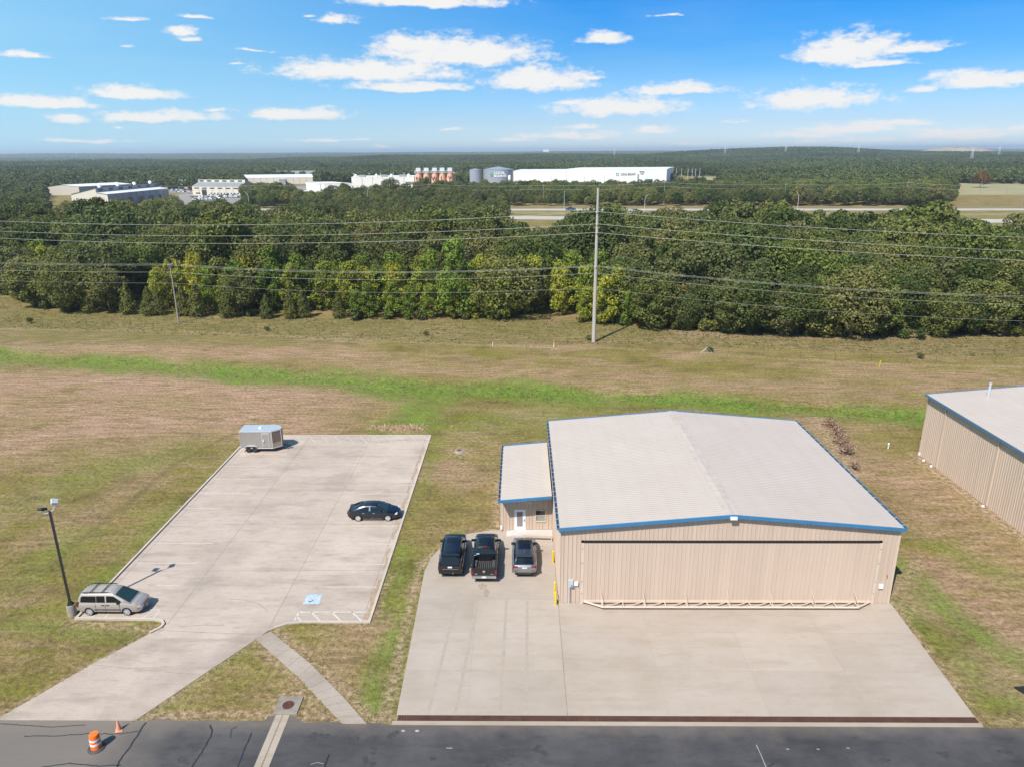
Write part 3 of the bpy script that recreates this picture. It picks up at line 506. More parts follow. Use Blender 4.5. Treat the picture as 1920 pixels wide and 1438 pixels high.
wl_.ribbed((X0,Y0,0), (DX0-.22,Y0,0), (DX0-.22,Y0,5.25), (X0,Y0,5.25), fr)
wl_.ribbed((DX1+.22,Y0,0), (X1,Y0,0), (X1,Y0,5.25), (DX1+.22,Y0,5.25), fr)
for a, b in ((X0, XM), (XM, X1)): wl_.ribbed((a,Y0,5.25), (b,Y0,5.25), (b,Y0,zt(b)), (a,Y0,zt(a)), fr)
wl_.build('front_wall', TAN, hg)
w = MB().ribbed((X0,Y1,0), (X0,Y0,0), (X0,Y0,ZE-.05), (X0,Y1,ZE-.05), (-1,0,0)); w.build('side_wall', TAN, hg)
w = MB().ribbed((X1,Y0,0), (X1,Y1,0), (X1,Y1,ZE-.05), (X1,Y0,ZE-.05), (1,0,0)); w.build('side_wall', TAN, hg)
w = MB()
for a, b in ((X1, XM), (XM, X0)): w.ribbed((a,Y1,0), (b,Y1,0), (b,Y1,zt(b)), (a,Y1,zt(a)), (0,1,0))
w.build('rear_wall', TAN, hg)
for x in (X0, X1):
    MB().box(x-.06, x+.06, Y0-.045, Y0+.07, .0, ZE-.12).build('corner_trim', TRIM, hg)
gable(hg, X0-.05, X1+.12, 45.98, Y1+.12, ZE, ZR)
gutter(hg, X0-.05, 46.0, Y1+.1, ZE+.02, -1, straps=24); gutter(hg, X1+.12, 46.0, Y1+.1, ZE+.02, 1, BLUE, straps=20)
# door
dl = MB().ribbed((DX0,Y0-.1,.16), (DX1,Y0-.1,.16), (DX1,Y0-.1,DZ), (DX0,Y0-.1,DZ), fr, .305, .03, .06); dl.box(DX0, DX1, Y0-.098, Y0-.02, .16, DZ)
door = dl.build('hangar_door', TAN2, hg)
MB().box(DX0-.05, DX1+.05, Y0-.02, Y0+.02, DZ, 5.25).build('header_gap_shade', DARK, hg)  # flush near-black strip paints the shade of the gap above the door
for x in (DX0-.125, DX1+.125):
    MB().box(x-.115, x+.115, Y0-.12, Y0, .0, DZ+.02).build('door_jamb', TRIM, hg)
    for z in (.9, 1.9, 3.4, 4.6): MB().box(x-.05, x+.03, Y0-.14, Y0-.12, z, z+.07).build('jamb_latch', pmat('latch', (.25,.22,.2), .5) if 'latch' not in bpy.data.materials else bpy.data.materials['latch'], hg)
tr = MB(); yo, zo = Y0-.95, .32; xa, xb = DX0+1.35, DX1-1.25
tr.tube([(DX0+.1,Y0-.16,.24),(xa,yo,zo),(xb,yo,zo),(DX1-.1,Y0-.16,.24)], .07, 8); tr.bar((DX0,Y0-.16,.25), (DX1,Y0-.16,.25), .11, .13)
n = 12; xs_ = [xa+(xb-xa)*i/n for i in range(n+1)]
for i, x in enumerate(xs_):
    tr.bar((x,yo,zo), (x,Y0-.16,.25), .07)
    if i < n: tr.bar((x+.03,yo,zo), (xs_[i+1]-.03,Y0-.2,.25), .055)
tr.build('door_truss', TRIM, door)
for i in (0, 2, 4, 6, 8, 10, 12): MB().bar((xs_[i]+.05,yo+.03,zo), (xs_[i]-.08,Y0-.12,1.15), .03).build('truss_brace', TRIM, door)
MB().box(DX0, DX1, Y0-.1, Y0-.04, .035, .16).build('door_seal', DARK, door)
# wall fittings of the hangar
def meter():
    mb = MB().box(3.42, 3.80, Y0-.2, Y0-.04, 1.45, 2.05); b = mb.build('electric_meter_box', pmat('galvanised grey', (.50,.53,.57), .45, .2, var=.06), hg)
    d = MB().lathe([(.001,-.08),(.08,-.08),(.085,0)], c=(3.66,Y0-.2,1.62), n=16, axis='y'); d.build('dial', pmat('meter glass', (.25,.27,.3), .1, var=0), b)
    MB().tube([(3.52,Y0-.12,1.45),(3.52,Y0-.12,.03)], .045, 10).build('conduit', bpy.data.materials['galvanised grey'], b)
    MB().box(3.86, 4.15, Y0-.15, Y0-.035, 1.56, 1.86).build('junction_box', WHITE, hg)
    MB().box(26.12, 26.42, Y0-.15, Y0-.035, 1.35, 1.68).build('junction_box', WHITE, hg)
    MB().tube([(26.62,Y0-.04,2.45),(26.6,Y0-.13,2.3)], .03, 8).build('hose_tap', pmat('brass tap', (.12,.08,.05), .5), hg)
    MB().box(14.72, 15.2, 45.72, 45.86, 7.16, 7.36).build('floodlight', WHITE, hg)
    MB().box(27.14, 27.4, 48.2, 48.5, 2.6, 2.95).build('wall_lamp', DARK, hg)
meter()
# ---------------------------------------------------------------- office annexe
an = thing('office_annexe', 'small tan lean-to office with white door, window and blue trimmed roof beside the hangar', 'office')
AX0, AX1, AY0, AY1 = -1.66, 2.74, 57.0, 67.5; az = lambda x: 3.5+(x-AX0)/(AX1-AX0)*.42
fw = MB(); dxa, dxb, wxa, wxb, wza, wzb = -.62, .38, 1.28, 2.08, .98, 2.02
pa = dict(pitch=.305, depth=.042, rib=.06)
fw.ribbed((AX0,AY0,0),(dxa,AY0,0),(dxa,AY0,az(dxa)),(AX0,AY0,az(AX0)),fr,**pa); fw.ribbed((dxa,AY0,2.12),(dxb,AY0,2.12),(dxb,AY0,az(dxb)),(dxa,AY0,az(dxa)),fr,**pa)
fw.ribbed((dxb,AY0,0),(wxa,AY0,0),(wxa,AY0,az(wxa)),(dxb,AY0,az(dxb)),fr,**pa); fw.ribbed((wxa,AY0,0),(wxb,AY0,0),(wxb,AY0,wza),(wxa,AY0,wza),fr,**pa); fw.ribbed((wxa,AY0,wzb),(wxb,AY0,wzb),(wxb,AY0,az(wxb)),(wxa,AY0,az(wxa)),fr,**pa); fw.ribbed((wxb,AY0,0),(AX1,AY0,0),(AX1,AY0,az(AX1)),(wxb,AY0,az(wxb)),fr,**pa)
fw.build('front_wall', TAN, an)
MB().ribbed((AX0,AY1,0),(AX0,AY0,0),(AX0,AY0,az(AX0)),(AX0,AY1,az(AX0)),(-1,0,0),**pa).build('side_wall', TAN, an); MB().ribbed((AX1,AY1,0),(AX0,AY1,0),(AX0,AY1,az(AX0)),(AX1,AY1,az(AX1)),(0,1,0),**pa).build('rear_wall', TAN, an)
MB().box(AX0-.05, AX0+.06, AY0-.045, AY0+.05, 0, 3.45).build('corner_trim', TRIM, an)
RX0, RX1, RY0, RY1 = -1.78, 2.6, 55.62, 67.65; rz_ = lambda x: 3.62+(x-RX0)/(RX1-RX0)*.40; nv = Vector((-.092, 0, 1)).normalized()
rb = MB().ribbed((RX0,RY0,rz_(RX0)),(RX0,RY1,rz_(RX0)),(RX1,RY1,rz_(RX1)),(RX1,RY0,rz_(RX1)),nv,.305,.016,.085); rb.f = [f[::-1] for f in rb.f]
rb.add([(RX0,RY0,rz_(RX0)-.06),(RX1,RY0,rz_(RX1)-.06),(RX1,RY1,rz_(RX1)-.06),(RX0,RY1,rz_(RX0)-.06)], [(0,1,2,3)]); rb.build('roof', ROOFM, an)
for y in (RY0-.06, RY1+.06):
    a, b = Vector((RX0-.16, y, rz_(RX0)+.0)), Vector((2.56, y, rz_(2.56)+.0)); mb = MB(); mb.add([p+Vector((0, dy, dz)) for dy in (-.06, .06) for p, dz in ((a,.07),(b,.07),(b,-.17),(a,-.17))], [(0,1,2,3)[::-1],(7,6,5,4)[::-1],(0,4,5,1)[::-1],(2,6,7,3)[::-1],(1,5,6,2)[::-1],(3,7,4,0)[::-1]]); mb.build('rake_trim', BLUE, an)
MB().add([(RX0,55.7,3.37),(2.55,55.7,3.77),(2.55,57,3.77),(RX0,57,3.37),(RX0,55.7,3.5),(2.55,55.7,3.9),(2.55,57,3.9),(RX0,57,3.5)], [(3,2,1,0),(4,5,6,7),(0,1,5,4),(1,2,6,5),(2,3,7,6),(3,0,4,7)]).build('soffit', TRIM, an)
gutter(an, RX0, RY0, RY1, rz_(RX0)+.02, -1, straps=14)
dr_ = MB().box(dxa+.05, dxb-.05, AY0-.03, AY0+.04, .13, 2.07); dr_.box(dxa, dxa+.05, AY0-.06, AY0+.03, .1, 2.12); dr_.box(dxb-.05, dxb, AY0-.06, AY0+.03, .1, 2.12); dr_.box(dxa+.05, dxb-.05, AY0-.06, AY0+.03, 2.072, 2.12)
door2 = dr_.build('door', WHITE, an); MB().box(dxa+.23, dxb-.26, AY0-.04, AY0-.032, .45, 1.88).build('door_glass', pmat('blind behind glass', (.22,.20,.20), .12, var=.08, spec=.7), door2)
MB().box(dxb-.17, dxb-.09, AY0-.08, AY0-.032, .98, 1.14).build('handle', pmat('dull brass', (.16,.13,.09), .4, .6), door2)
wd = MB(); 
for b4 in ((wxa-.07,wxb+.07,wza-.08,wza),(wxa-.07,wxb+.07,wzb,wzb+.07),(wxa-.07,wxa,wza,wzb),(wxb,wxb+.07,wza,wzb)): wd.box(b4[0], b4[1], AY0-.07, AY0+.02, b4[2], b4[3])
wd.box(wxa, wxb, AY0-.03, AY0+.01, 1.49, 1.54); win = wd.build('window', TRIM, an); MB().box(wxa, wxb, AY0+.0, AY0+.015, wza, 1.49).build('pane', pmat('pane with blind', (.24,.26,.23), .08, var=.15, spec=.8), win); MB().box(wxa, wxb, AY0+.0, AY0+.015, 1.54, wzb).build('pane', GLASS, win)
lt = MB(); lt.tube([(.78,AY0-.03,2.95),(.78,AY0-.22,2.92)], .035, 8)
for x in (.66, .92): lt.lathe([(.001,.0),(.03,0),(.075,-.12),(.001,-.12)], c=(x,AY0-.2,2.9), n=12); lt.tube([(.78,AY0-.2,2.92),(x,AY0-.2,2.9)], .02, 6)
lt.build('twin_spotlight', WHITE, an)
ds = MB().tube([(AX0-.1,AY0+.05,3.4),(AX0-.1,AY0-.02,.35),(AX0-.1,AY0-.25,.2)], .05, 8); ds.build('downspout', TRIM, an); MB().box(AX0-.2, AX0-.02, AY0-.12, AY0+.05, .12, .52).build('utility_box', WHITE, an)
porch = struct('porch_slab', MB().add([(-1.3,55.95,.03),(2.72,55.95,.03),(2.72,56.96,.03),(-1.3,56.96,.03),(-.7,55.95,.125),(2.72,55.95,.125),(2.72,56.96,.125),(-.7,56.96,.125)], [(4,5,6,7),(0,1,5,4),(1,2,6,5),(3,0,4,7)]), pmat('freshly painted concrete', (.47,.46,.445), .6, var=.07, scale=1.5, world=True))
t = thing('guard_rail', 'low cream tube rail on two posts in front of the office porch', 'rail', (1.38,55.3,0)); mb = MB().bar((-1.25,.0,.52), (1.3,-.17,.52), .14); mb.build('rail', TRIM, t)
for x, y in ((-1.16,-.01),(1.21,-.16)): MB().box(x-.05, x+.05, y-.05, y+.05, .03, .45).build('post', TRIM, t)
# ---------------------------------------------------------------- neighbouring hangar
h2 = thing('hangar', 'second tan steel hangar with blue eaves and plain side wall across the grass strip', 'hangar')
HX0, HX1, HY0, HY1, HE, HR = 43.62, 67.9, 46.2, 73.7, 6.95, 8.0; HM = (HX0+HX1)/2; z2 = lambda x: HE-.08+(HR-HE)*(1-abs(x-HM)/(HM-HX0))
MB().ribbed((HX0,HY1,0),(HX0,HY0,0),(HX0,HY0,HE-.06),(HX0,HY1,HE-.06),(-1,0,0),depth=.038,rib=.1).build('side_wall', TAN, h2)
MB().ribbed((HX1,HY0,0),(HX1,HY1,0),(HX1,HY1,HE-.06),(HX1,HY0,HE-.06),(1,0,0)).build('side_wall', TAN, h2)
for y, nn in ((HY0, -1), (HY1, 1)):
    w = MB()
    for a, b in ((HX0, HM), (HM, HX1)): w.ribbed((a,y,0), (b,y,0), (b,y,z2(b)), (a,y,z2(a)), (0,nn,0))
    w.build('end_wall', TAN, h2)
gable(h2, HX0-.22, HX1+.1, HY0-.15, HY1+.15, HE, HR); gutter(h2, HX0-.22, HY0-.1, HY1+.1, HE+.02, -1, straps=0)
for y in (70.2, 61.6, 53.2): MB().box(HX0-.12, HX0-.02, y-.06, y+.06, .1, HE-.15).build('downspout', TAN, h2)
MB().box(HX0-.1, HX0-.045, 71.1, 71.22, .1, 2.2).build('vertical_pipe', TRIM, h2)
MB().box(HX0-.06, HX0+.04, HY1-.08, HY1+.06, 0, HE-.1).build('corner_trim', TAN, h2)
vp = MB().tube([(48.4,71.6,HE+.35),(48.45,71.65,HE+1.9)], .11, 10); vp.lathe([(.001,1.98),(.15,1.94),(.15,1.82)], c=(48.45,71.65,HE), n=12); vp.build('roof_vent_pipe', bpy.data.materials['galvanised grey'], h2)
for y in (72.1, 70.6, 61.6): MB().lathe([(.001,.16),(.12,.14),(.14,0)], c=(HX0-.35,y,0), n=10).build('drain_cap', WHITE, h2)
MB().box(HX0-.2, HX0-.05, HY1-.3, HY1-.1, .05, .35).build('drain_elbow', WHITE, h2)
# ---------------------------------------------------------------- lamp post, bollards, cone, drum, small markers
BLK = pmat('black powder coat', (.022,.022,.024), .45, var=.15); GALV = bpy.data.materials['galvanised grey']
t = thing('lamp_post', 'tall dark square lamp post with two floodlights on a round concrete footing', 'lamp post', (-32.7,44.72,0), R(12))
MB().lathe([(.001,.86),(.29,.86),(.31,.82),(.31,0)], n=28).build('concrete_footing', concrete_mat('footing concrete', (.30,.26,.21), (.36,.32,.26), (.17,.14,.11), .8), t, smooth=40)
bp = MB(); bp.box(-.19, .19, -.19, .19, .86, .93); bp.box(-.13, .13, -.13, .13, .93, 1.08); bp.build('base_plate', BLK, t)
MB().box(-.068, .068, -.068, .068, 1.08, 8.35).build('pole', BLK, t); MB().box(-.055, .055, -.055, .055, 8.35, 8.42).build('pole_cap', BLK, t)
for sx, pts, tl in ((1, [(0,0,8.36),(.22,.02,8.4),(.30,.05,8.62),(.30,.08,8.9)], 20), (-1, [(0,0,8.3),(-.25,0,8.2),(-.42,.02,8.28),(-.45,.03,8.42)], -8)):
    arm = MB().tube(pts, .033, 8).build('arm', GALV, t); p = pts[-1]
    hd = MB(); hd.add([(-.2,-.24,-.06),(.2,-.24,-.06),(.24,.24,-.09),(-.24,.24,-.09),(-.16,-.2,.13),(.16,-.2,.13),(.2,.2,.10),(-.2,.2,.10)], [(3,2,1,0),(4,5,6,7),(0,1,5,4),(1,2,6,5),(2,3,7,6),(3,0,4,7)])
    h = hd.build('floodlight', GALV if sx > 0 else BLK, t); h.location = (p[0]+sx*.05, p[1]+.1, p[2]+.08); h.rotation_euler = (R(35 if sx > 0 else -15), R(tl), R(25*sx))
    l = MB().box(-.18, .18, -.2, .2, -.098, -.088).build('lens', pmat('lamp lens', (.55,.58,.6), .15, var=0) if 'lamp lens' not in bpy.data.materials else bpy.data.materials['lamp lens'], h)
YEL = pmat('safety yellow', (.72,.47,.015), .5, var=.12, scale=3)
for i, (x, y, lab) in enumerate(((*G2(1042,1134),'yellow bollard at the hangar corner, the one nearest the taxiway'), (*G2(1040.5,1114.5),'yellow bollard close behind another bollard at the hangar corner'), (*G2(1037,1055),'yellow bollard standing alone by the hangar side wall near the grey car'))):
    t = thing('bollard', lab, 'bollard', (x, y, .03), 0, 'yellow bollards along the hangar wall'); MB().lathe([(.085,0),(.085,1.02)], n=18).build('post', YEL, t, smooth=50); MB().lathe([(.085,1.02),(.075,1.08),(.045,1.12),(.001,1.135)], n=18).build('domed_cap', YEL, t, smooth=60)
mb = MB().lathe([(.001,.22),(.06,.22),(.1,.12),(.1,0)], c=(2.72-.12,46.35,.03), n=12); tag(mb.build('drain_stub', pmat('clay pipe', (.42,.30,.22), .6)), 'short pale drain stub at the foot of the hangar wall behind the yellow bollards', 'drain')
ORG = pmat('orange plastic', (.80,.16,.02), .5, var=.08, scale=3); ORGF = pmat('sun bleached orange', (.68,.29,.17), .6, var=.08); WHR = pmat('reflective white', (.72,.68,.64), .4, var=.06); RUB = pmat('black rubber', (.045,.045,.05), .7, var=.2)
t = thing('traffic_drum', 'orange and white striped traffic drum on black rubber base', 'traffic drum', (-23.98,32.35,.02))
MB().lathe([(.46,0),(.46,.03),(.40,.09),(.32,.1),(.32,0)], n=32).build('rubber_base', RUB, t, smooth=40)
MB().lathe([(.30,.03),(.285,.30),(.28,.30),(.27,.72),(.255,.95),(.24,1.0),(.001,1.0)], n=32).build('body', ORG, t, smooth=40)
for a, b_, r in ((.33,.46,.292),(.60,.73,.282)): MB().lathe([(r-.01,a),(r,a),(r-.004,b_),(r-.014,b_)], n=32).build('reflective_band', WHR, t, smooth=40)
MB().bar((-.13,0,1.02), (.13,0,1.02), .05, .06).build('handle', ORG, t)
t = thing('traffic_cone', 'faded orange traffic cone at the driveway edge', 'traffic cone', (-23.42,33.68,.02), R(20)); MB().box(-.19,.19,-.19,.19,0,.035).build('base', ORGF, t); MB().lathe([(.145,.035),(.03,.70),(.02,.72),(.001,.72)], n=24).build('cone', ORGF, t, smooth=50)
def marker(px, py, h, c1, c2, lab, r=.05):
    x, y = G2(px, py); t = thing('utility_marker', lab, 'marker post', (x, y, 0), 0, None); MB().lathe([(r,0),(r,h*.62)], n=10).build('post', c1, t); MB().lathe([(r*1.25,h*.6),(r*1.25,h*.97),(.001,h)], n=10).build('marker_sleeve', c2, t)
RED = pmat('red plastic', (.45,.08,.03), .5)
marker(924,650,1.35,WHR,RED,'white utility marker post with red top along the rough grass edge'); marker(1038.5,652,1.45,WHR,ORG,'white marker post with orange top, just west of the tall utility pole',.065); marker(1649,689,1.1,YEL,YEL,'yellow gas marker stake standing in the dry grass')
t = thing('water_hydrant', 'small pale standpipe hydrant in the grass between the two hangars', 'hydrant', (*G2(1665,841),0)); MB().lathe([(.06,0),(.06,.5),(.1,.52),(.1,.62),(.03,.72),(.001,.72)], n=12).build('barrel', WHITE, t); MB().box(-.16,.16,-.04,.04,.42,.5).build('outlet', pmat('blue paint', (.1,.2,.4), .5), t)
t = thing('well_cover', 'low pale concrete well ring with dark lid in bare soil west of the office', 'manhole', (*G2(861,846),0)); MB().lathe([(.55,0),(.5,.1),(.32,.13),(.001,.13)], n=20).build('ring', WALKM, t); MB().lathe([(.27,.12),(.27,.17),(.001,.18)], n=20).build('lid', pmat('rusty lid', (.12,.07,.05), .8, var=.3), t)
tp = MB(); a = G2(1901.5,1289.5); P_ = [a, (a[0]+.25,a[1]-.55), (a[0]+1.3,a[1]-2.2), (a[0]+4,a[1]-3.4), (a[0]+4.2,a[1]+.35)]; tp.prism(P_, .01, .12); tag(tp.build('ground_blotch', pmat('dark green tarpaulin', (.008,.012,.008), .8, var=.4, scale=2, bump=.5, bscale=4)), 'near-black tarpaulin lying flat on the grass east of the apron', 'blotch')  # thin near-black raised shape for an unidentified dark area
t = thing('folding_stand', 'pale grey folding wire frame standing by the fence', 'frame', (*G2(1325,662),0)); MB().tube([(-1.0,0,0),(0,0,.95),(.9,0,0)], .03, 6).build('front_frame', GALV, t); MB().tube([(-.5,.5,0),(0,0,.95),(.45,.6,0)], .025, 6).build('rear_frame', GALV, t); MB().tube([(-1,0,.05),(.9,0,.05)], .02, 6).build('crossbar', GALV, t)
# fence of thin stakes and wires along the rough grass
fl = PX((0,612),(330,617),(640,632),(900,645),(1120,647),(1300,657),(1500,672),(1700,680),(1920,684)); ft_ = thing('wire_fence', 'low rusty wire fence on thin stakes along the rough grass', 'fence'); pts = []
for a, b in zip(fl[:-1], fl[1:]):
    n = max(1, int(math.hypot(b[0]-a[0], b[1]-a[1])/4.2)); pts += [(a[0]+(b[0]-a[0])*i/n, a[1]+(b[1]-a[1])*i/n) for i in range(n)]
pts = pts[:90]; RUST = pmat('rusted steel', (.07,.045,.035), .8, var=.3); fp0 = MB().box(-.018,.018,-.018,.018,0,1.15).build('stake', RUST, ft_); fp0.location = (*pts[0], 0)
for p in pts[1:]: c = fp0.copy(); C.objects.link(c); c.parent = ft_; c.location = (p[0], p[1], 0)
for z in (.55, .95): MB().tube([(p[0], p[1], z) for p in pts], .008, 4).build('wire', RUST, ft_)
# ---------------------------------------------------------------- power line in front of the wood
POLEM = pmat('weathered pole grey', (.40,.36,.32), .75, var=.12, scale=.6, stretch=(1,1,.1)); WOODP = pmat('weathered pole wood', (.27,.235,.20), .85, var=.2, scale=1.5, stretch=(3,3,.3)); WIREM = pmat('aluminium wire', (.37,.355,.32), .5, var=0); INS = pmat('insulator', (.55,.56,.58), .3, var=0)
PM = Vector((12.73, 123.15)); PD = (PM-Vector((-67.6, 139.2))).normalized()
def LP(s, z, off=0.0): return (PM.x+PD.x*s-PD.y*off, PM.y+PD.y*s+PD.x*off, z)
def upole(s, h, r0, r1, mat, lab, cross=None, ins=(), grp=None):
    t = thing('utility_pole', lab, 'utility pole', LP(s, 0), math.atan2(PD.y, PD.x), grp); n = 8
    MB().tube([(0, 0, h*i/n) for i in range(n+1)], [r0+(r1-r0)*i/n for i in range(n+1)], 14).build('pole', mat, t, smooth=40)
    if cross: MB().box(-.06, .06, -cross, cross, h-.35, h-.22).build('crossarm', WOODP, t)
    for z, off in ins:
        MB().tube([(0, 0, z-.05), (0, off, z)], .035, 6).build('bracket', INS, t)
        MB().lathe([(.001,-.12),(.07,-.1),(.07,.1),(.001,.12)], c=(0, off, z), n=8).build('insulator', INS, t)
    return t
upole(0, 26.1, .36, .19, POLEM, 'very tall pale utility pole standing in the rough grass before the wood', None, ((22.35,-.45),(20.35,-.45),(18.95,-.45),(13.3,-.5),(13.3,.5),(12.1,-.3)))
upole(-82, 11.5, .17, .11, WOODP, 'short leaning-looking wooden utility pole before the cedars', .7, ((11.55,-.6),(11.55,.6),(10.1,-.25)))
for s in (-184, 176): upole(s, 26.1, .36, .19, POLEM, 'tall pale utility pole at the outer end of the wood-edge line', None, (), 'outer poles of the wood-edge line')
def wire(pts, r, lab, off=0.0):
    P = []
    for (s0, z0, s1, z1, sag) in pts:
        n = 24
        for i in range(n+(s1 == pts[-1][2])): t = i/n; P.append(LP(s0+(s1-s0)*t, z0+(z1-z0)*t-4*sag*t*(1-t), off))
    o = MB().tube(P, r, 5).build('power_line', WIREM); tag(o, lab, 'power line', 'overhead wires before the wood')
for z, lab in ((22.35,'uppermost of the three heavy wires high across the wood'), (20.35,'middle one of the three heavy wires high across the wood'), (18.95,'lowest of the three heavy wires high across the wood')):
    wire([(-184,z,0,z,3.35),(0,z,176,z,3.35)], .027, lab, -.45)
for z0, zl, off, lab in ((13.33,11.5,-.55,'lower double wire on the short pole crossarm, front strand'), (13.33,11.55,.55,'lower double wire on the short pole crossarm, rear strand'), (12.15,10.1,-.25,'single wire just under the double wire on the short pole'), (9.6,7.95,-.15,'lowest thin wire across the foot of the wood')):
    r = .013 if z0 < 10 else .018
    wire([(-164,zl,-82,zl,.7),(-82,zl,0,z0,1.3),(0,z0,94,z0-2.3,1.7),(94,z0-2.3,176,z0-2.3,1.2)], r, lab, off)
# ---------------------------------------------------------------- highway and what stands beyond the wood
FROAD = pmat('pale highway concrete', (.40,.36,.31), .85, var=.1, scale=.05); 
def far_strip(name, pts, w, z, mat): return tag(MB().ribbon(pts, w, z-.3, z).build(name, mat), kind='structure')
far_strip('highway', [(-420,428),(2,373),(224,343),(420,318)], 17, .15, FROAD); far_strip('highway', [(-420,452),(30,424),(265,410),(480,397)], 12, .15, FROAD)
VERGE = pmat('dry verge grass', (.25,.155,.075), .95, var=.3, scale=.15, col2=(.21,.19,.075)); FIELD = pmat('dry field', (.27,.24,.105), .95, var=.2, scale=.03, col2=(.33,.28,.14)); LOTM = pmat('far asphalt lot', (.24,.215,.19), .9, var=.15, scale=.05)
far_strip('verge', [(-420,472),(30,445),(265,428),(480,415)], 17, .1, VERGE); far_strip('median', [(-420,440),(16,402),(245,380),(450,362)], 14, .06, pmat('median grass', (.21,.185,.07), .95, var=.25, scale=.15))
def sheet(name, poly, z, mat): return tag(MB().prism(poly, z-.3, z).build(name, mat), kind='structure')
sheet('field', [G2(1700,366), G2(1940,366), G2(1960,336), (900,830), (450,830), (372,690)], .05, FIELD)
sheet('field', [(190,800),(300,800),(360,980),(230,980)], .05, FIELD)
sheet('car_park', [G2(330,388), G2(455,388), G2(462,368), G2(352,363), G2(300,372)], .06, LOTM); sheet('car_park', [G2(500,372), G2(640,376), G2(640,350), G2(520,349)], .06, LOTM); sheet('car_park', [G2(318,362), G2(362,364), G2(362,355), G2(318,354)], .06, LOTM)
def mound(name, px, D, w, dpt, h, mat):
    d = ray(px, 700); u = Vector((d[0], d[1])).normalized(); c = u*D; nrm = Vector((u.y, -u.x)); base = float(hillz(np.array([c.x]), np.array([c.y]))[0]); v = []; f = []; nr, na = 10, 40
    for i in range(nr+1):
        r = i/nr
        for k in range(na):
            a = 2*math.pi*k/na; p = c+nrm*(math.cos(a)*r*w)+u*(math.sin(a)*r*dpt); v.append((p.x, p.y, base-5+(h+5)*(1-r**2.5)*(1+.06*math.sin(5*a+r*4))))
    for i in range(nr):
        for k in range(na): f.append((i*na+k, (i+1)*na+k, (i+1)*na+(k+1)%na, i*na+(k+1)%na))
    return tag(MB().add(v, f).build(name, mat, smooth=60), kind='structure')
mound('hill', 1722, 3900, 190, 160, 27, pmat('bare quarry soil', (.30,.235,.17), .95, var=.35, scale=.012, col2=(.38,.32,.25)))
# industrial buildings far beyond the wood
CREAM = pmat('cream metal wall', (.62,.56,.46), .6, var=.04, scale=.1); CREAMS = pmat('white metal roof', (.70,.68,.65), .5, var=.06, scale=.1); GREYR = pmat('grey metal roof', (.26,.26,.265), .55, var=.08, scale=.1); SLATE = pmat('blue grey metal', (.30,.31,.32), .55, var=.06, scale=.1); OFFW = pmat('off white panel', (.74,.70,.64), .6, var=.03, scale=.08); WHB = pmat('bright white panel', (.80,.80,.80), .5, var=.02, scale=.05); SEAMM = pmat('panel seam', (.25,.24,.22), .7, var=0)
FGL = pmat('dark far glass', (.03,.035,.04), .15, var=0); TANKM = pmat('blue grey tank steel', (.36,.37,.42), .4, .3, var=.08, scale=.2, stretch=(1,1,.2))
def bld(name, label, A, B, Cc, prof, wall, roof, wins=(), seams=0, cat='building', endm=None, doors=()):
    A, B, Cc = (Vector(G2(*p)) if p[1] < 1000 and len(p) == 2 else Vector(p[:2]) for p in (A, B, Cc)); t = thing(name, label, cat, (B.x, B.y, 0)); ua = A-B; uc = Cc-B; uo = -ua.normalized()
    P = lambda u, s, z: (ua.x*u+uc.x*s, ua.y*u+uc.y*s, z); prof = [(0, 0)]+list(prof)+[(1, 0)]; w = MB(); r = MB(); n = len(prof)
    for s in (0, 1): w.add([P(u, s, z) for u, z in prof], [tuple(range(n)) if s else tuple(range(n))[::-1]], 1 if s == 0 else 0)
    for (u0, z0), (u1, z1) in zip(prof[:-1], prof[1:]):
        tgt = w if abs(u1-u0) < .02 else r; e = 0 if tgt is w else .02; tgt.add([P(u0, -e*.3, z0+(e*6)), P(u0, 1+e*.3, z0+(e*6)), P(u1, 1+e*.3, z1+(e*6)), P(u1, -e*.3, z1+(e*6))], [(0,1,2,3)])
    wo = w.build('wall', [wall, endm or wall], t); r.build('roof', roof, t)
    L_ = uc.length
    for (u, s0, s1, z0, z1) in wins:
        o = Vector((*uo, 0))*.12; m = MB(); a, b, c, d = (Vector(P(u, s0, z0)), Vector(P(u, s1, z0)), Vector(P(u, s1, z1)), Vector(P(u, s0, z1))); m.add([a+o, b+o, c+o, d+o, a-o, b-o, c-o, d-o], [(3,2,1,0),(4,5,6,7),(0,1,5,4),(1,2,6,5),(2,3,7,6),(3,0,4,7)]); m.build('window' if z1 < 50 else 'door', FGL, t)
    if seams:
        o = Vector((*uo, 0))*.06; h = prof[1][1]; m = MB()
        for i in range(1, seams): p = Vector(P(0, i/seams, 0)); m.bar(p+o, p+o+Vector((0, 0, h-.1)), .22, .1)
        m.build('panel_seam', SEAMM, t)
    for (s0, s1, u0, u1, z0, z1, mat, nm) in doors:
        m = MB(); v = [P(u, s, z) for z in (z0, z1) for (u, s) in ((u0, s0), (u0, s1), (u1, s1), (u1, s0))]; m.add(v, [(3,2,1,0),(4,5,6,7),(0,1,5,4),(1,2,6,5),(2,3,7,6),(3,0,4,7)]); m.build(nm, mat, t)
    return t
b1 = bld('factory_building', 'pale steel workshop with long clerestory windows and four roof ventilators', (137,388), (205,388), (318,374), [(0,7.5),(.30,8.7),(.30,11.3),(1,7.5)], SLATE, CREAMS, [(.30,.04+i*.15,.10+i*.15,9.5,10.7) for i in range(7)]+[(0,.30+i*.17,.37+i*.17,.4,4.2) for i in range(4)], 9, endm=CREAM)
for i in range(4):
    u = Vector(G2(318,374))-Vector(G2(205,388)); a_ = Vector(G2(137,388))-Vector(G2(205,388)); p = u*(.12+i*.27)+a_*.42; MB().lathe([(.9,0),(.9,1.2),(1.3,1.5),(1.0,2.4),(.001,2.7)], c=(p.x, p.y, 10.6), n=12).build('roof_ventilator', WHB, b1)
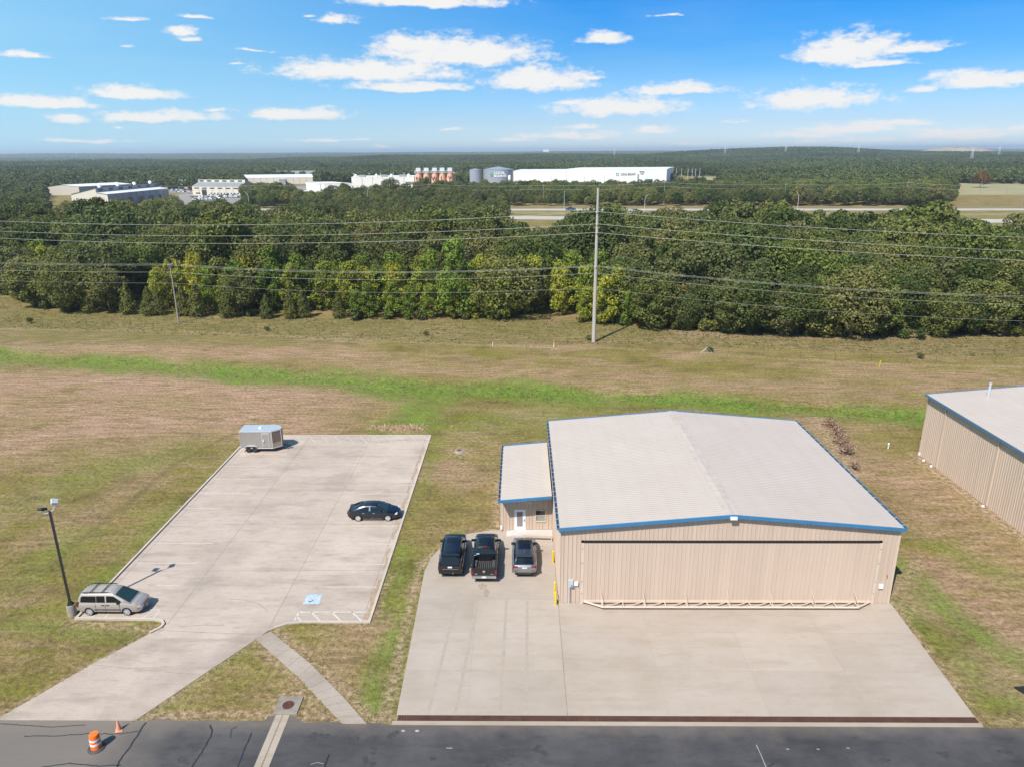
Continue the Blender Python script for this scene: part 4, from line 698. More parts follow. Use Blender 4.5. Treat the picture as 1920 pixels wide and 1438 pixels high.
b1.children[1].data.materials[0] = CREAMS
bld('factory_building', 'long low pale shed with light roof behind the clerestory workshop', (86,367), (150,366), (250,360), [(0,6.4),(.5,8.0),(1,6.4)], SLATE, CREAMS, [], 6, endm=CREAM)
bld('office_building', 'two storey cream factory office with dark grey clerestory roof', (480,362), (451,368), (362,367), [(0,6.9),(.36,9.4),(.36,11.5),(1,6.9)], CREAM, GREYR, [(.36,.06+i*.165,.15+i*.165,10,11) for i in range(6)]+[(0,.03+i*.165,.13+i*.165,5.2,6.0) for i in range(6)]+[(0,.03+i*.07,.06+i*.07,1.3,2.2) for i in range(9)]+[(0,.70,.80,.3,4.6),(0,.84,.93,1.3,2.2)], 7, endm=SLATE)
bld('factory_building', 'small white gabled shed with wide door left of the cream office', (311,353.5), (353,354), (388,349.5), [(0,4.9),(.5,7.6),(1,4.9)], SLATE, CREAMS, [], 0, endm=OFFW)  # white shed; its grey long wall has the shade put into its colour
bld('warehouse', 'long cream warehouse with white roof and dark entrance bay', (584,341.8), (587,345.2), (414,347.5), [(0,6.7),(.5,9.2),(1,6.7)], CREAM, CREAMS, [], 14, doors=[(.30,.37,-.25,.0,0,5.4,SLATE,'entrance_bay')])
bld('warehouse', 'pale grey roofed warehouse partly hidden behind the long cream warehouse', (592,335.5), (593,338), (518,338.2), [(0,8.2),(.5,10.2),(1,8.2)], CREAM, GREYR)
bld('factory_building', 'low white annexe block at the car park end of the food plant', (624,362), (661,366), (609.5,367), [(0,8.8),(1,8.8)], OFFW, CREAMS)
b6 = bld('factory_building', 'tall white windowless food plant with round roof vents', (779,360), (778,364.5), (661,365.5), [(0,13.2),(1,13.2)], OFFW, CREAMS, [], 6)
uc = Vector(G2(661,365.5))-Vector(G2(778,364.5)); 
for s in (.1, .38, .62, .95): MB().lathe([(1.0,0),(1.0,.9),(1.2,1.2),(.8,2.0),(.001,2.3)], c=(uc.x*s, uc.y*s+5, 13.2), n=12).build('roof_ventilator', WHB, b6)
for s in (.2, .5, .85): MB().box(uc.x*s-2.5, uc.x*s+2.5, uc.y*s+4, uc.y*s+8, 13.2, 14.8).build('roof_unit', GREYR, b6)
MB().box(uc.x*.14-.3, uc.x*.02, uc.y*.1-1.2, uc.y*.1-.2, 9.2, 9.5).build('canopy', GREYR, b6)
# text helper
def lettering(body, size, mat, parent, loc, rot, depth=.03, name='lettering', sx=1.0, bold=0.0):
    cu = bpy.data.curves.new(name, 'FONT'); cu.body = body; cu.size = size; cu.align_x = 'CENTER'; cu.align_y = 'CENTER'; cu.extrude = depth; cu.offset = bold
    tmp = bpy.data.objects.new('text source', cu); C.objects.link(tmp); dg = bpy.context.evaluated_depsgraph_get(); me = bpy.data.meshes.new_from_object(tmp.evaluated_get(dg)); bpy.data.objects.remove(tmp); bpy.data.curves.remove(cu)
    me.materials.clear(); me.materials.append(mat); o = bpy.data.objects.new(name, me); C.objects.link(o); o.parent = parent; o.location = loc; o.rotation_euler = rot; o.scale = (sx, 1, 1); return o
# five orange silos
INK = pmat('dark sign paint', (.05,.045,.045), .6, var=0)
ORS = pmat('orange silo', (.84,.44,.28), .55, var=.08, scale=.15, stretch=(1,1,.2)); STEELW = pmat('white steelwork', (.62,.62,.62), .5, var=.1)
def AT(px, D): d = ray(px, 340); u = Vector((d[0], d[1])); u.normalize(); return u*D
for i, (px, ch, wh) in enumerate(zip((785,800,815.5,829.5,844), 'NEWLY', ('leftmost','second','middle','fourth','rightmost'))):
    p = AT(px, 600); t = thing('silo', f'{wh} of the five orange silos beside the white food plant, lettered {ch}', 'silo', (p.x, p.y, 0), 0, 'five orange silos'); 
    MB().lathe([(2.75,0),(2.75,16.2),(.001,16.6)], n=28).build('body', ORS, t, smooth=40)
    mb = MB(); mb.box(-1.7, 1.9, -1.6, 1.6, 17.3, 19.9); mb.box(-1.4,1.6,-1.3,1.3,16.4,17.3,1); mb.build('top_housing', [STEELW, SLATE], t); rl = MB()
    for z in (17.3, 17.9): rl.tube([(2.9*math.cos(a), 2.9*math.sin(a), z) for a in np.linspace(0, 6.283, 17)], .09, 5)
    for a in np.linspace(0, 6.283, 9)[:-1]: rl.bar((2.9*math.cos(a), 2.9*math.sin(a), 16.3), (2.9*math.cos(a), 2.9*math.sin(a), 17.9), .12)
    rl.box(-3.2,3.2,-2.9,2.9,16.15,16.3); rl.build('top_railing', STEELW, t)
    lettering(ch, 4.4, INK, t, (0, -2.85, 11.6), (R(90), 0, 0), .08, 'letter', bold=.1)
p = AT(851, 606); t = thing('silo', 'narrow plain orange silo behind the right end of the lettered row', 'silo', (p.x, p.y, 0)); MB().lathe([(1.6,0),(1.6,16),(.001,16.4)], n=20).build('body', ORS, t, smooth=40)
LOGOG = pmat('logo green', (.05,.36,.14), .5, var=0)
p = AT(891.5, 700); t = thing('storage_tank', 'smaller blue-grey steel tank beside the big logo tank', 'tank', (p.x, p.y, 0)); MB().lathe([(5.4,0),(5.4,15.9)], n=36).build('wall', TANKM, t, smooth=40); MB().lathe([(5.5,15.9),(.001,17.1)], n=36).build('roof', TANKM, t, smooth=40)
p = AT(934.5, 700); t = thing('storage_tank', 'big blue-grey water tank with green and white logo', 'tank', (p.x, p.y, 0), -math.atan2(p.x, p.y)); MB().lathe([(14,0),(14,16.1)], n=56).build('wall', TANKM, t, smooth=40); MB().lathe([(14.2,16.1),(.001,18.7)], n=56).build('roof', TANKM, t, smooth=40)
lg = MB().lathe([(.001,-.1),(1.7,-.1),(1.7,.1),(.001,.1)], c=(-5.6,-13.1,12.0), n=24, axis='y').build('logo_disc', LOGOG, t)
lg.rotation_euler = (0, 0, 0); lettering('\u2191', 2.4, WHB, t, (-5.6,-13.3,12.0), (R(90),0,0), .05, 'logo_mark')
lettering('LOCAL', 3.0, WHB, t, (1.2,-14.2,13.3), (R(90),0,0), .05, bold=.09); lettering('BOUNTI', 3.0, WHB, t, (1.6,-14.2,10.5), (R(90),0,0), .05, bold=.09)
gh = bld('greenhouse', 'very large bright white greenhouse building with shop lettering on its wall', (1262,338.5), (1249,343.5), (1062,344.5), [(0,13.4),(.12,14.2),(1,14.2)], WHB, CREAMS)
bld('greenhouse', 'lower white greenhouse wing joining the lettered greenhouse to the tanks', (1068,339), (1061.5,344.4), (962,344.9), [(0,12.0),(.12,12.4),(1,12.4)], WHB, CREAMS)
B_ = Vector(G2(1249,343.5)); UC = Vector(G2(1062,344.5))-B_; ang_ = math.atan2(-UC.y, -UC.x); nn_ = Vector((UC.y, -UC.x)).normalized(); nn_ = nn_ if nn_.y < 0 else -nn_
def on(s, z, e=.25): return (UC.x*s+nn_.x*e, UC.y*s+nn_.y*e, z)
lettering('LOCAL BOUNTI', 3.1, INK, gh, on((1249-1177)/187, 8.6), (R(90), 0, ang_), .05, sx=.70, bold=.03); c_ = on((1249-1157)/187, 8.6); MB().lathe([(1.0,-.05),(1.6,-.05),(1.6,.05),(1.0,.05),(1.0,-.05)], c=c_, n=20, axis='y').build('logo_ring', LOGOG, gh)
m = MB(); a, b = on((1249-1196)/187, .2), on((1249-1199)/187, .2); m.bar((a[0], a[1], .2), (a[0], a[1], 9), 1.6, .3); m.build('dark_door', SLATE, gh); m = MB(); a = on((1249-1203)/187, 10); m.bar(on((1249-1198)/187, 11.5), on((1249-1207)/187, 11.5), 1.2, .3); m.bar(on((1249-1200)/187, 9.4), on((1249-1206)/187, 9.4), .9, .3); m.build('wall_duct', pmat('rusty duct', (.3,.2,.15), .7, var=.2), gh)
m = MB(); m.bar(on((1249-1209)/187, 2.2, 3), on((1249-1222)/187, 2.2, 3), 4.4, 3.4); m.build('green_container', pmat('teal container', (.02,.22,.16), .6, var=.1), gh)
for px in (1034, 1044, 1096, 1108, 1133, 1214):
    pp = AT(px, 712); t = thing('plant_mast', 'thin grey mast before the white greenhouse wall', 'mast', (pp.x, pp.y, 0), 0, 'thin masts before the white greenhouse'); MB().tube([(0,0,0),(0,0,10)], [.22,.12], 6).build('pole', SLATE, t)
for (x0, x1, y, D, h, lab) in ((903,940,344,640,5.5,'low white process shed in front of the big tank'), (941,968,346,655,4.0,'small white plant shed right of the process shed')):
    a, b = AT(x0, D), AT(x1, D); t = thing('plant_shed', lab, 'shed', (a.x, a.y, 0)); w = b-a; m = MB(); m.box(0, w.x, 0, 12, 0, h); m.build('wall', WHB, t); m = MB(); m.box(-.4, w.x+.4, -.4, 12.4, h, h+.35); m.build('roof', CREAMS, t); m = MB(); m.box(w.x*.3, w.x*.45, -.15, 0, .1, 2.6); m.build('door', FGL, t)
pp = AT(955.5, 648); t = thing('storage_tank', 'slim upright white tank at the right edge of the big tank', 'tank', (pp.x, pp.y, 0)); MB().lathe([(1.25,0),(1.25,12),(.001,12.6)], n=16).build('wall', WHB, t, smooth=40)
for i, px in enumerate((1020.5, 1026)):
    d = ray(px, 340); u = Vector((d[0], d[1])).normalized()*5200; t = thing('distant_tower', 'tiny white tower block on the far skyline, ' + ('western one of the pair' if i == 0 else 'eastern one of the pair'), 'tower', (u.x, u.y, 0), 0, 'white towers on the skyline'); MB().box(-8,8,-8,8,0,42).build('wall', WHB, t); MB().box(-6,6,-6,6,42,45).build('roof', GREYR, t)
# far masts, poles and their wires
def far_pole(px, D, h, lab, grp, arm=1.0, r=.16, mat=None):
    p = AT(px, D); t = thing('utility_pole', lab, 'utility pole', (p.x, p.y, 0), -.06, grp); MB().tube([(0,0,0),(0,0,h)], [r*1.2, r*.8], 6).build('pole', mat or WOODP, t); MB().box(-arm, arm, -.07, .07, h-.6, h-.4).build('crossarm', WOODP, t); return (p.x, p.y, h-.4)
tops = [far_pole(px, D, h, 'grey utility pole along the far side of the highway', 'poles along the highway') for px, D, h in ((300,545,12),(503,528,12),(600,520,12),(727,508,12),(803,500,12),(1019,466,12.2),(1247,476,13.5),(1474,484,12.5),(1703,500,13.5),(1925,505,13))]
for k, (dz, lab) in enumerate(((0,'upper thin wire strung along the far highway poles'), (-2.4,'lower thin wire strung along the far highway poles'))):
    P = []
    for a, b in zip(tops[:-1], tops[1:]):
        for i in range(8): t = i/8; P.append((a[0]+(b[0]-a[0])*t, a[1]+(b[1]-a[1])*t, a[2]+dz+(b[2]-a[2])*t-4*1.0*t*(1-t)))
    P.append((tops[-1][0], tops[-1][1], tops[-1][2]+dz)); tag(MB().tube(P, .055, 4).build('power_line', WIREM), lab, 'power line', 'thin wires along the highway')
for px, D, h, tl in ((1058.5,418,10.8,0),(1211,411,9.2,.9),(1501,432,10.5,-.9),(687,470,11,.9),(462,470,10,-.9)):
    p = AT(px, D); t = thing('highway_light', 'pale bent highway lamp mast beside the carriageway' if tl else 'straight pale highway lamp mast by the dark pickup', 'lamp post', (p.x, p.y, 0), 0, 'bent lamp masts along the highway' if tl else None); MB().tube([(0,0,0),(0,0,h*.7),(tl*.5,0,h*.88),(tl*1.8,0,h)], [.13,.10,.08,.07], 7).build('pole', INS, t); MB().box(tl*1.8-.3, tl*1.8+.3, -.1, .1, h-.05, h+.06).build('lamp_head', GALV, t)
for px, D, h in ((1267,900,11.5),(1277,905,11.5),(1289,910,11.3),(1297,915,11),(1303,920,11.2),(1311,925,11.8),(664,640,15.5),(693,645,15.5),(714,640,15),(738,650,15.5),(758,640,15.5)): far_pole(px, D, h, 'tiny T-shaped pole far beyond the highway', 'tiny T-shaped poles far off', 1.6, .2, STEELW)
for px, D, h in ((1842,660,9),(1892,650,8),(1820,850,10)): far_pole(px, D, h, 'dark thin pole standing in the dry field', 'thin poles in the dry field', .5, .14)
for px, D, h in ((1467,2300,37),(1602,2250,34),(1814,1900,33),(1863,2300,33),(1919,2000,32),(1355,2300,34),(1150,2300,30)):
    p = AT(px, D); z = float(hillz(np.array([p.x]), np.array([p.y]))[0]); t = thing('transmission_tower', 'hazy grey lattice tower far off near the skyline', 'pylon', (p.x, p.y, z-1), 0, 'hazy lattice towers near the skyline'); m = MB()
    for sx, sy in ((1,1),(1,-1),(-1,1),(-1,-1)): m.bar((sx*3,sy*3,0),(sx*.6,sy*.6,h),.3)
    for k in range(6): a = 3-2.4*k/6; b = 3-2.4*(k+1)/6; m.bar((-a,-a,h*k/6),(b,-b,h*(k+1)/6),.2); m.bar((a,-a,h*k/6),(-b,-b,h*(k+1)/6),.2)
    m.build('lattice_mast', STEELW, t); m = MB(); m.bar((-5,0,h*.82),(5,0,h*.82),.35); m.bar((-4,0,h*.93),(4,0,h*.93),.3); m.build('crossarm', STEELW, t)
# ---------------------------------------------------------------- trees
def leaf_mat(name, cols, trans=.25, hue=.02):
    m = bpy.data.materials.new(name); m.use_nodes = True; nt = m.node_tree; nt.nodes.clear(); N = nt.nodes.new; L = nt.links.new
    oi = N('ShaderNodeObjectInfo'); r = N('ShaderNodeValToRGB'); L(oi.outputs['Random'], r.inputs[0]); r.color_ramp.interpolation = 'LINEAR'
    while len(r.color_ramp.elements) < len(cols): r.color_ramp.elements.new(.5)
    for i, c in enumerate(cols): r.color_ramp.elements[i].position = i/(len(cols)-1); r.color_ramp.elements[i].color = (*c, 1)
    geo = N('ShaderNodeNewGeometry'); mr = N('ShaderNodeMapRange'); L(geo.outputs['Random Per Island'], mr.inputs[0]); mr.inputs[3].default_value = .62; mr.inputs[4].default_value = 1.42
    tc = N('ShaderNodeTexCoord'); n = N('ShaderNodeTexNoise'); n.inputs['Scale'].default_value = .55; n.inputs['Detail'].default_value = 3; L(tc.outputs['Object'], n.inputs[0]); m2 = N('ShaderNodeMapRange'); L(n.outputs[0], m2.inputs[0]); m2.inputs[1].default_value = .3; m2.inputs[2].default_value = .7; m2.inputs[3].default_value = .5-hue; m2.inputs[4].default_value = .5+hue
    n3 = N('ShaderNodeTexNoise'); n3.inputs['Scale'].default_value = .006; n3.inputs['Detail'].default_value = 4; L(oi.outputs['Location'], n3.inputs[0]); m3 = N('ShaderNodeMapRange'); L(n3.outputs[0], m3.inputs[0]); m3.inputs[1].default_value = .32; m3.inputs[2].default_value = .68; m3.inputs[3].default_value = .68; m3.inputs[4].default_value = 1.42      # stands of different species
    mu = N('ShaderNodeMath'); mu.operation = 'MULTIPLY'; L(mr.outputs[0], mu.inputs[0]); L(m3.outputs[0], mu.inputs[1])
    hs = N('ShaderNodeHueSaturation'); L(r.outputs[0], hs.inputs['Color']); L(mu.outputs[0], hs.inputs['Value']); L(m2.outputs[0], hs.inputs['Hue'])
    d = N('ShaderNodeBsdfPrincipled'); d.inputs['Roughness'].default_value = .55; d.inputs['Specular IOR Level'].default_value = .15; L(hs.outputs[0], d.inputs['Base Color']); t = N('ShaderNodeBsdfTranslucent'); L(hs.outputs[0], t.inputs[0])
    mx = N('ShaderNodeMixShader'); mx.inputs[0].default_value = trans; L(d.outputs[0], mx.inputs[1]); L(t.outputs[0], mx.inputs[2]); o = N('ShaderNodeOutputMaterial'); L(mx.outputs[0], o.inputs[0]); return m
OAKL = leaf_mat('oak leaves', [(.054,.074,.017),(.074,.094,.021),(.128,.136,.032),(.098,.120,.030),(.18,.165,.050),(.108,.142,.026),(.148,.142,.043),(.080,.104,.028),(.130,.128,.048)]); CEDL = leaf_mat('cedar needles', [(.098,.102,.022),(.12,.12,.026),(.092,.105,.026)], .15)
YELL = leaf_mat('yellowing leaves', [(.24,.26,.032),(.33,.31,.034),(.16,.21,.032),(.28,.28,.034),(.20,.225,.034)], .3); BRIL = leaf_mat('bright green leaves', [(.15,.205,.028),(.185,.235,.032),(.13,.185,.030)], .3); BARK = pmat('bark', (.13,.105,.08), .9, var=.35, scale=3, stretch=(3,3,.5)); PALEB = pmat('pale bark', (.26,.22,.18), .9, var=.3, scale=3)
AUTL = leaf_mat('autumn leaves', [(.20,.115,.030),(.22,.13,.035)], .3); DEADL = leaf_mat('dead leaves', [(.24,.14,.095),(.29,.19,.13),(.22,.15,.12)], .1); SHRL = leaf_mat('shrub leaves', [(.085,.105,.03),(.13,.13,.03),(.06,.085,.025)], .25); REDL = leaf_mat('red brown leaves', [(.17,.06,.035),(.15,.065,.04)], .2)
FARL = leaf_mat('far wood leaves', [(.070,.090,.028),(.105,.118,.036),(.082,.108,.034),(.130,.132,.044)], .2)
def quads(P, Nn, size, r, aspect=.75):
    n = len(P); t = r.normal(size=(n, 3)); Nn = Nn/np.linalg.norm(Nn, axis=1, keepdims=True); u = np.cross(Nn, t); u /= np.linalg.norm(u, axis=1, keepdims=True)+1e-9; v = np.cross(Nn, u); s = (size*r.uniform(.65, 1.35, n))[:, None]*.5
    a = s*u; b = s*v*aspect; q = np.stack([P-a-b*.6, P+a*.25-b, P+a+b*.6, P-a*.25+b], 1); return q.reshape(-1, 3)
def qmesh(name, Q, mat, extra=None):
    me = bpy.data.meshes.new(name); n = len(Q)//4; V = Q; Fc = np.arange(n*4).reshape(n, 4)
    if extra is not None: V = np.concatenate([Q, extra[0]]); 
    fl = Fc.tolist()+([[i+n*4 for i in f] for f in extra[1]] if extra is not None else []); me.from_pydata(V.tolist(), [], fl); me.materials.append(mat); me.update(); return me
def crown_blobs(r, blobs, per, size, outw=.9, up=.25, low=0.0):
    P = []; Nn = []; tot = sum(b[3]**2 for b in blobs)
    for (x, y, z, rad, sq) in blobs:
        n = max(6, int(per*rad**2/tot)); d = r.normal(size=(n, 3)); d[:, 2] = d[:, 2]+.15; d /= np.linalg.norm(d, axis=1, keepdims=True); k = r.uniform(.62, 1.08, n)[:, None]
        p = d*k*rad*np.array([1, 1, sq])+np.array([x, y, z]); nn = d*outw+r.normal(size=(n, 3))*.55+np.array([0, 0, up]); ok = p[:, 2] > low; P.append(p[ok]); Nn.append(nn[ok])
    return quads(np.concatenate(P), np.concatenate(Nn), size, r)
def trunk_mesh(name, H, r0, r, limbs, mat, zt=.6):
    mb = MB(); top = (r.uniform(-.3, .3), r.uniform(-.3, .3), H*zt); mb.tube([(0,0,-.3),(0,0,.2),(r.uniform(-.15,.15),r.uniform(-.15,.15),H*.25),top], [r0*1.5,r0*1.1,r0*.85,r0*.35], 7)
    for i in range(limbs):
        z = H*r.uniform(.2, zt*.85); a = r.uniform(0, 6.28); l = H*r.uniform(.16, .3); k = np.array([math.cos(a), math.sin(a)])
        mb.tube([(0,0,z),(k[0]*l*.5,k[1]*l*.5,z+l*.35),(k[0]*l,k[1]*l,z+l*.75)], [r0*.45,r0*.3,r0*.1], 5)
    me = bpy.data.meshes.new(name); me.from_pydata(mb.v, [], mb.f); me.materials.append(mat); me.update(); return me
def oak(seed, H=12.5, W=4.6, low=1.2, n=20, per=4600, size=.40, mat=OAKL, nm='oak_crown'):
    r = np.random.default_rng(seed); c = (H-low)/2; zc = low+c; bl = [(0, 0, zc, W*.62, min(1.2, c/W))]; ga = 2.39996
    for i in range(n):
        u = 1-2*(i+.5)/n; a = i*ga+r.uniform(-.35, .35); q = math.sqrt(max(0, 1-u*u)); k = r.uniform(.56, .74); bl.append((math.cos(a)*q*W*k, math.sin(a)*q*W*k, zc+u*c*k, W*r.uniform(.27, .44), r.uniform(.75, .95)))
    P = []; Nn = []; tot = sum(b[3]**2 for b in bl)*.55; B = np.array([b[:4] for b in bl])
    for j, (x, y, z, rad, sq) in enumerate(bl):
        m = int(per*rad**2/tot); d = r.normal(size=(m, 3)); d[:, 2] += .12; d /= np.linalg.norm(d, axis=1, keepdims=True); p = d*(rad*r.uniform(.72, 1.06, m))[:, None]*np.array([1, 1, sq])+np.array([x, y, z])
        dist = np.linalg.norm(p[:, None]-B[None, :, :3], axis=2)/B[None, :, 3]; dist[:, j] = 9; ok = (dist.min(1) > .72) & (p[:, 2] > .12); nn = d*.9+r.normal(size=(m, 3))*.55+np.array([0, 0, .25]); P.append(p[ok]); Nn.append(nn[ok])
    return qmesh(nm, quads(np.concatenate(P), np.concatenate(Nn), size, r), mat), trunk_mesh('trunk', H, .2, r, 7, BARK)
def cedar(seed, H=7.5, W=2.0, per=2200):
    r = np.random.default_rng(seed); n = per; f = r.uniform(0, 1, n)**.75; f = 1-f; z = .15+f*(H-.15); a = r.uniform(0, 6.283, n); lump = 1+.18*np.sin(a*5+z*2.1+seed)+.14*np.sin(a*3-z*3.3); rr = W*np.clip(1-f, 0.02, 1)**.72*np.clip(.5+f*4, 0, 1)*lump*r.uniform(.66, 1.05, n)
    P = np.stack([rr*np.cos(a), rr*np.sin(a), z], 1); Nn = np.stack([np.cos(a), np.sin(a), np.full(n, .35)], 1)+r.normal(size=(n, 3))*.45; return qmesh('cedar_crown', quads(P, Nn, .30, r, .6), CEDL), trunk_mesh('trunk', H, .12, r, 3, BARK, .7)
def young(seed, H=8.0, W=2.3, mat=YELL, per=2200, size=.32, nm='young_crown'):
    r = np.random.default_rng(seed); bl = []
    for i in range(16): f = (i+.5)/16; z = .7+(H-1.4)*f; pr = W*math.sin(math.pi*min(1, .18+f*.8))**.8; a = i*2.4+r.uniform(-.6, .6); q = r.uniform(.3, .75); bl.append((math.cos(a)*pr*q, math.sin(a)*pr*q, z, r.uniform(.55, .95)*W/2.2, .85))
    return qmesh(nm, crown_blobs(r, bl, per, size, low=.1), mat), trunk_mesh('trunk', H, .1, r, 4, BARK, .75)
def shrub(seed, H=2.2, W=1.7, mat=SHRL, per=420, size=.34, nm='shrub_crown'):
    r = np.random.default_rng(seed); bl = [(r.uniform(-W*.5, W*.5), r.uniform(-W*.5, W*.5), H*r.uniform(.25, .68), r.uniform(.45, .8), .9) for i in range(8)]; return qmesh(nm, crown_blobs(r, bl, per, size, low=.03), mat), trunk_mesh('trunk', H, .05, r, 4, BARK, .5)
OAKS = [oak(10+i, H=11.5+(i % 3)*1.1, W=4.6+.5*(i % 4), low=1.0, n=16+3*(i % 4), per=5200, size=.40) for i in range(9)]; EDGE = [oak(40+i, H=11+(i % 3)*.8, W=4.6+.5*(i % 3), low=.1, n=22, per=5600, size=.38) for i in range(6)]
CED = [cedar(70+i, 6.4+.7*(i % 3), 1.8+.15*(i % 3)) for i in range(5)]; YNG = [young(80+i, 7.5+.8*(i % 3), 2.8) for i in range(5)]; BRI = [young(90+i, 10, 3.2, BRIL, 3200, .34, 'bright_crown') for i in range(3)]; SHR = [shrub(100+i) for i in range(5)]
def plant(name, proto, x, y, s, label, cat, group=None, sz=None, rz=None, z=0.0):
    t = thing(name, label, cat, (x, y, z), rng.uniform(0, 6.28) if rz is None else rz, group); t.scale = (s, s, sz or s)
    for nm, me in zip(('crown', 'trunk'), proto): o = bpy.data.objects.new(nm, me); C.objects.link(o); o.parent = t
    return t
def pxx(x, y, z=3): c = np.array([x, y, z-HC]); return 960+F*(c@RT)/(c@FWD), 719+F*(c@DN)/(c@FWD)
def back_y(x): return float(np.interp(x, [-300, -40, -16, -4, 2, 14, 20, 60, 95, 125, 200], [288, 286, 270, 240, 202, 202, 285, 285, 275, 240, 215]))
def land(x):                                         # what one can find nearby, to say where a tree of the edge stands
    best = min(((-67.6,'the short pole'), (12.7,'the tall pole'), (-95,'the western grass corner'), (60,'the hangar vent pipe')), key=lambda q: abs(q[0]-x)); d = x-best[0]
    return (f'{abs(d):.0f} m '+('east' if d > 0 else 'west')+f' of {best[1]}') if abs(d) > 2 else f'right behind {best[1]}'
cands = []
dep = 1.2
row = 0
while dep < 160:
    x = -245+rng.uniform(0, 5)
    while x < 230:
        xx = x+rng.uniform(-1.7, 1.7); yy = edge_y(xx)+dep+rng.uniform(-2.4, 2.4)*(.4 if row == 0 else 1)
        if abs(xx) < .735*yy+34 and yy < back_y(xx): cands.append((row, xx, yy))
        x += (4.4 if row == 0 else 7.2)*rng.uniform(.75, 1.25)
    dep += 6.0 if row == 0 else 6.2; row += 1
n_oak = 0; rest = []
TOPY = ((-50,372),(130,380),(300,387),(480,386),(600,396),(900,390),(945,392),(985,413),(1052,414),(1068,393),(1200,392),(1240,398),(1300,390),(1480,388),(1510,396),(1600,388),(1760,390),(1790,398),(1838,416),(1980,420))   # the wood stays below these lines of sight, so that the highway shows behind it
def hmax(x, y): c = np.array([x, y, -HC]); px_ = 960+F*(c@RT)/(c@FWD); d = ray(px_, float(np.interp(px_, [q[0] for q in TOPY], [q[1] for q in TOPY]))); return HC+d[2]*math.hypot(x, y)/math.hypot(d[0], d[1])
BR_X = {}
for row, x, y in sorted(cands, key=lambda c: c[2]-edge_y(c[1])):
    px = pxx(x, y)[0]; s = rng.uniform(.78, 1.24); edge = row < 2
    if not -45 < px < 1965: rest.append((x, y, s)); continue
    if edge and 970 < px < 1075 and row == 0: continue                      # the grassy bay west of the tall pole
    if row == 0:
        if px < 640 and rng.random() < .82: plant('cedar_tree', CED[rng.integers(5)], x, y, s*1.12, 'dark cone-shaped cedar at wood edge, '+land(x), 'tree', 'cedars along the western wood edge', s*rng.uniform(.9,1.15)); continue
        for q_ in range(2): plant('shrub', SHR[rng.integers(5)], x+rng.uniform(-2.2, 2.2), y-.6+2.2*q_, rng.uniform(.7, 1.25), 'leafy undergrowth bush at wood edge, '+land(x), 'shrub', 'undergrowth bushes along the wood edge')
        if 560 < px < 1180 and rng.random() < .85:
            k = rng.random(); plant('young_tree', YNG[rng.integers(5)] if k < .55 else BRI[rng.integers(3)], x, y, s*(.8 if k < .55 else .62), ('yellowish' if k < .55 else 'fresh green')+' young tree at the wood edge, '+land(x), 'tree', 'young trees along the wood edge'); continue
        if px > 1180 and rng.random() < .25: plant('shrub', SHR[rng.integers(5)], x, y-1.2, s*1.1, 'low leafy shrub at wood foot, '+land(x), 'shrub', 'shrubs along the wood foot'); continue
    if row in (1, 2, 3, 4) and px < 1165 and rng.random() < ((.92, .82, .66, .42)[row-1] if px > 330 else (.6, .45, .3, .2)[row-1]):
        k = rng.random(); s *= 1.12; plant('young_tree', YNG[rng.integers(5)] if k < .62 else BRI[rng.integers(3)], x, y, s*(1.02 if k < .62 else .92), ('yellow-green' if k < .62 else 'bright green')+f' young tree, {("second","third","fourth","fifth")[row-1]} row of wood, '+land(x), 'tree', 'young trees inside the wood edge'); continue
    if row in (1, 2) and px < 700 and rng.random() < .4: plant('cedar_tree', CED[rng.integers(5)], x, y, s*1.3, f'tall dark cedar, {("second","third")[row-1]} row of wood, '+land(x), 'tree', 'cedars inside the western wood edge'); continue
    hm = hmax(x, y)*rng.uniform(.84, 1.08)/12.4; s = min(rng.uniform(.74, 1.36), hm)
    if rng.random() < .10 and row > 2: s = min(s*1.3, hm*1.22)
    if s < .42: continue
    if n_oak < 296:
        n_oak += 1; pr = EDGE[rng.integers(6)] if row < 2 and px > 1150 else OAKS[rng.integers(9)]
        lab = f'dark oak, row {("one","two","three","four")[row]} of the wood, '+land(x) if row < 4 else 'dark olive oak crown deep in the wood behind the overhead wires'
        plant('oak_tree', pr, x, y, s*(.92 if row < 2 else 1.0), lab, 'tree', ('oaks in the front rows of the wood' if row < 4 else 'oaks deep in the wood'), s*rng.uniform(.86, 1.02)*(.9 if row < 2 else 1))
    else: rest.append((x, y, s))
for i_, (px, dp, k) in enumerate(((215,5,.95),(300,6,1.0),(372,6,1.15),(425,5,1.0),(470,9,1.2),(548,6,1.15),(612,9,1.25),(655,5,1.0),(700,8,1.2),(742,5,1.05),(785,7,1.2),(830,4,.9),(905,6,1.05),(962,5,1.0),(1000,7,1.25),(1052,6,1.2),(1100,4,1.1),(1160,5,1.1))):
    d_ = ray(px, 560); y_ = 150.0
    for q in range(6): y_ = edge_y(d_[0]/d_[1]*y_)+dp
    plant('young_tree', YNG[i_ % 5], d_[0]/d_[1]*y_, y_, k*1.08, 'bright yellow-green young tree at wood front, '+land(d_[0]/d_[1]*y_), 'tree', 'bright young trees along the wood front', k*rng.uniform(1.05, 1.3))
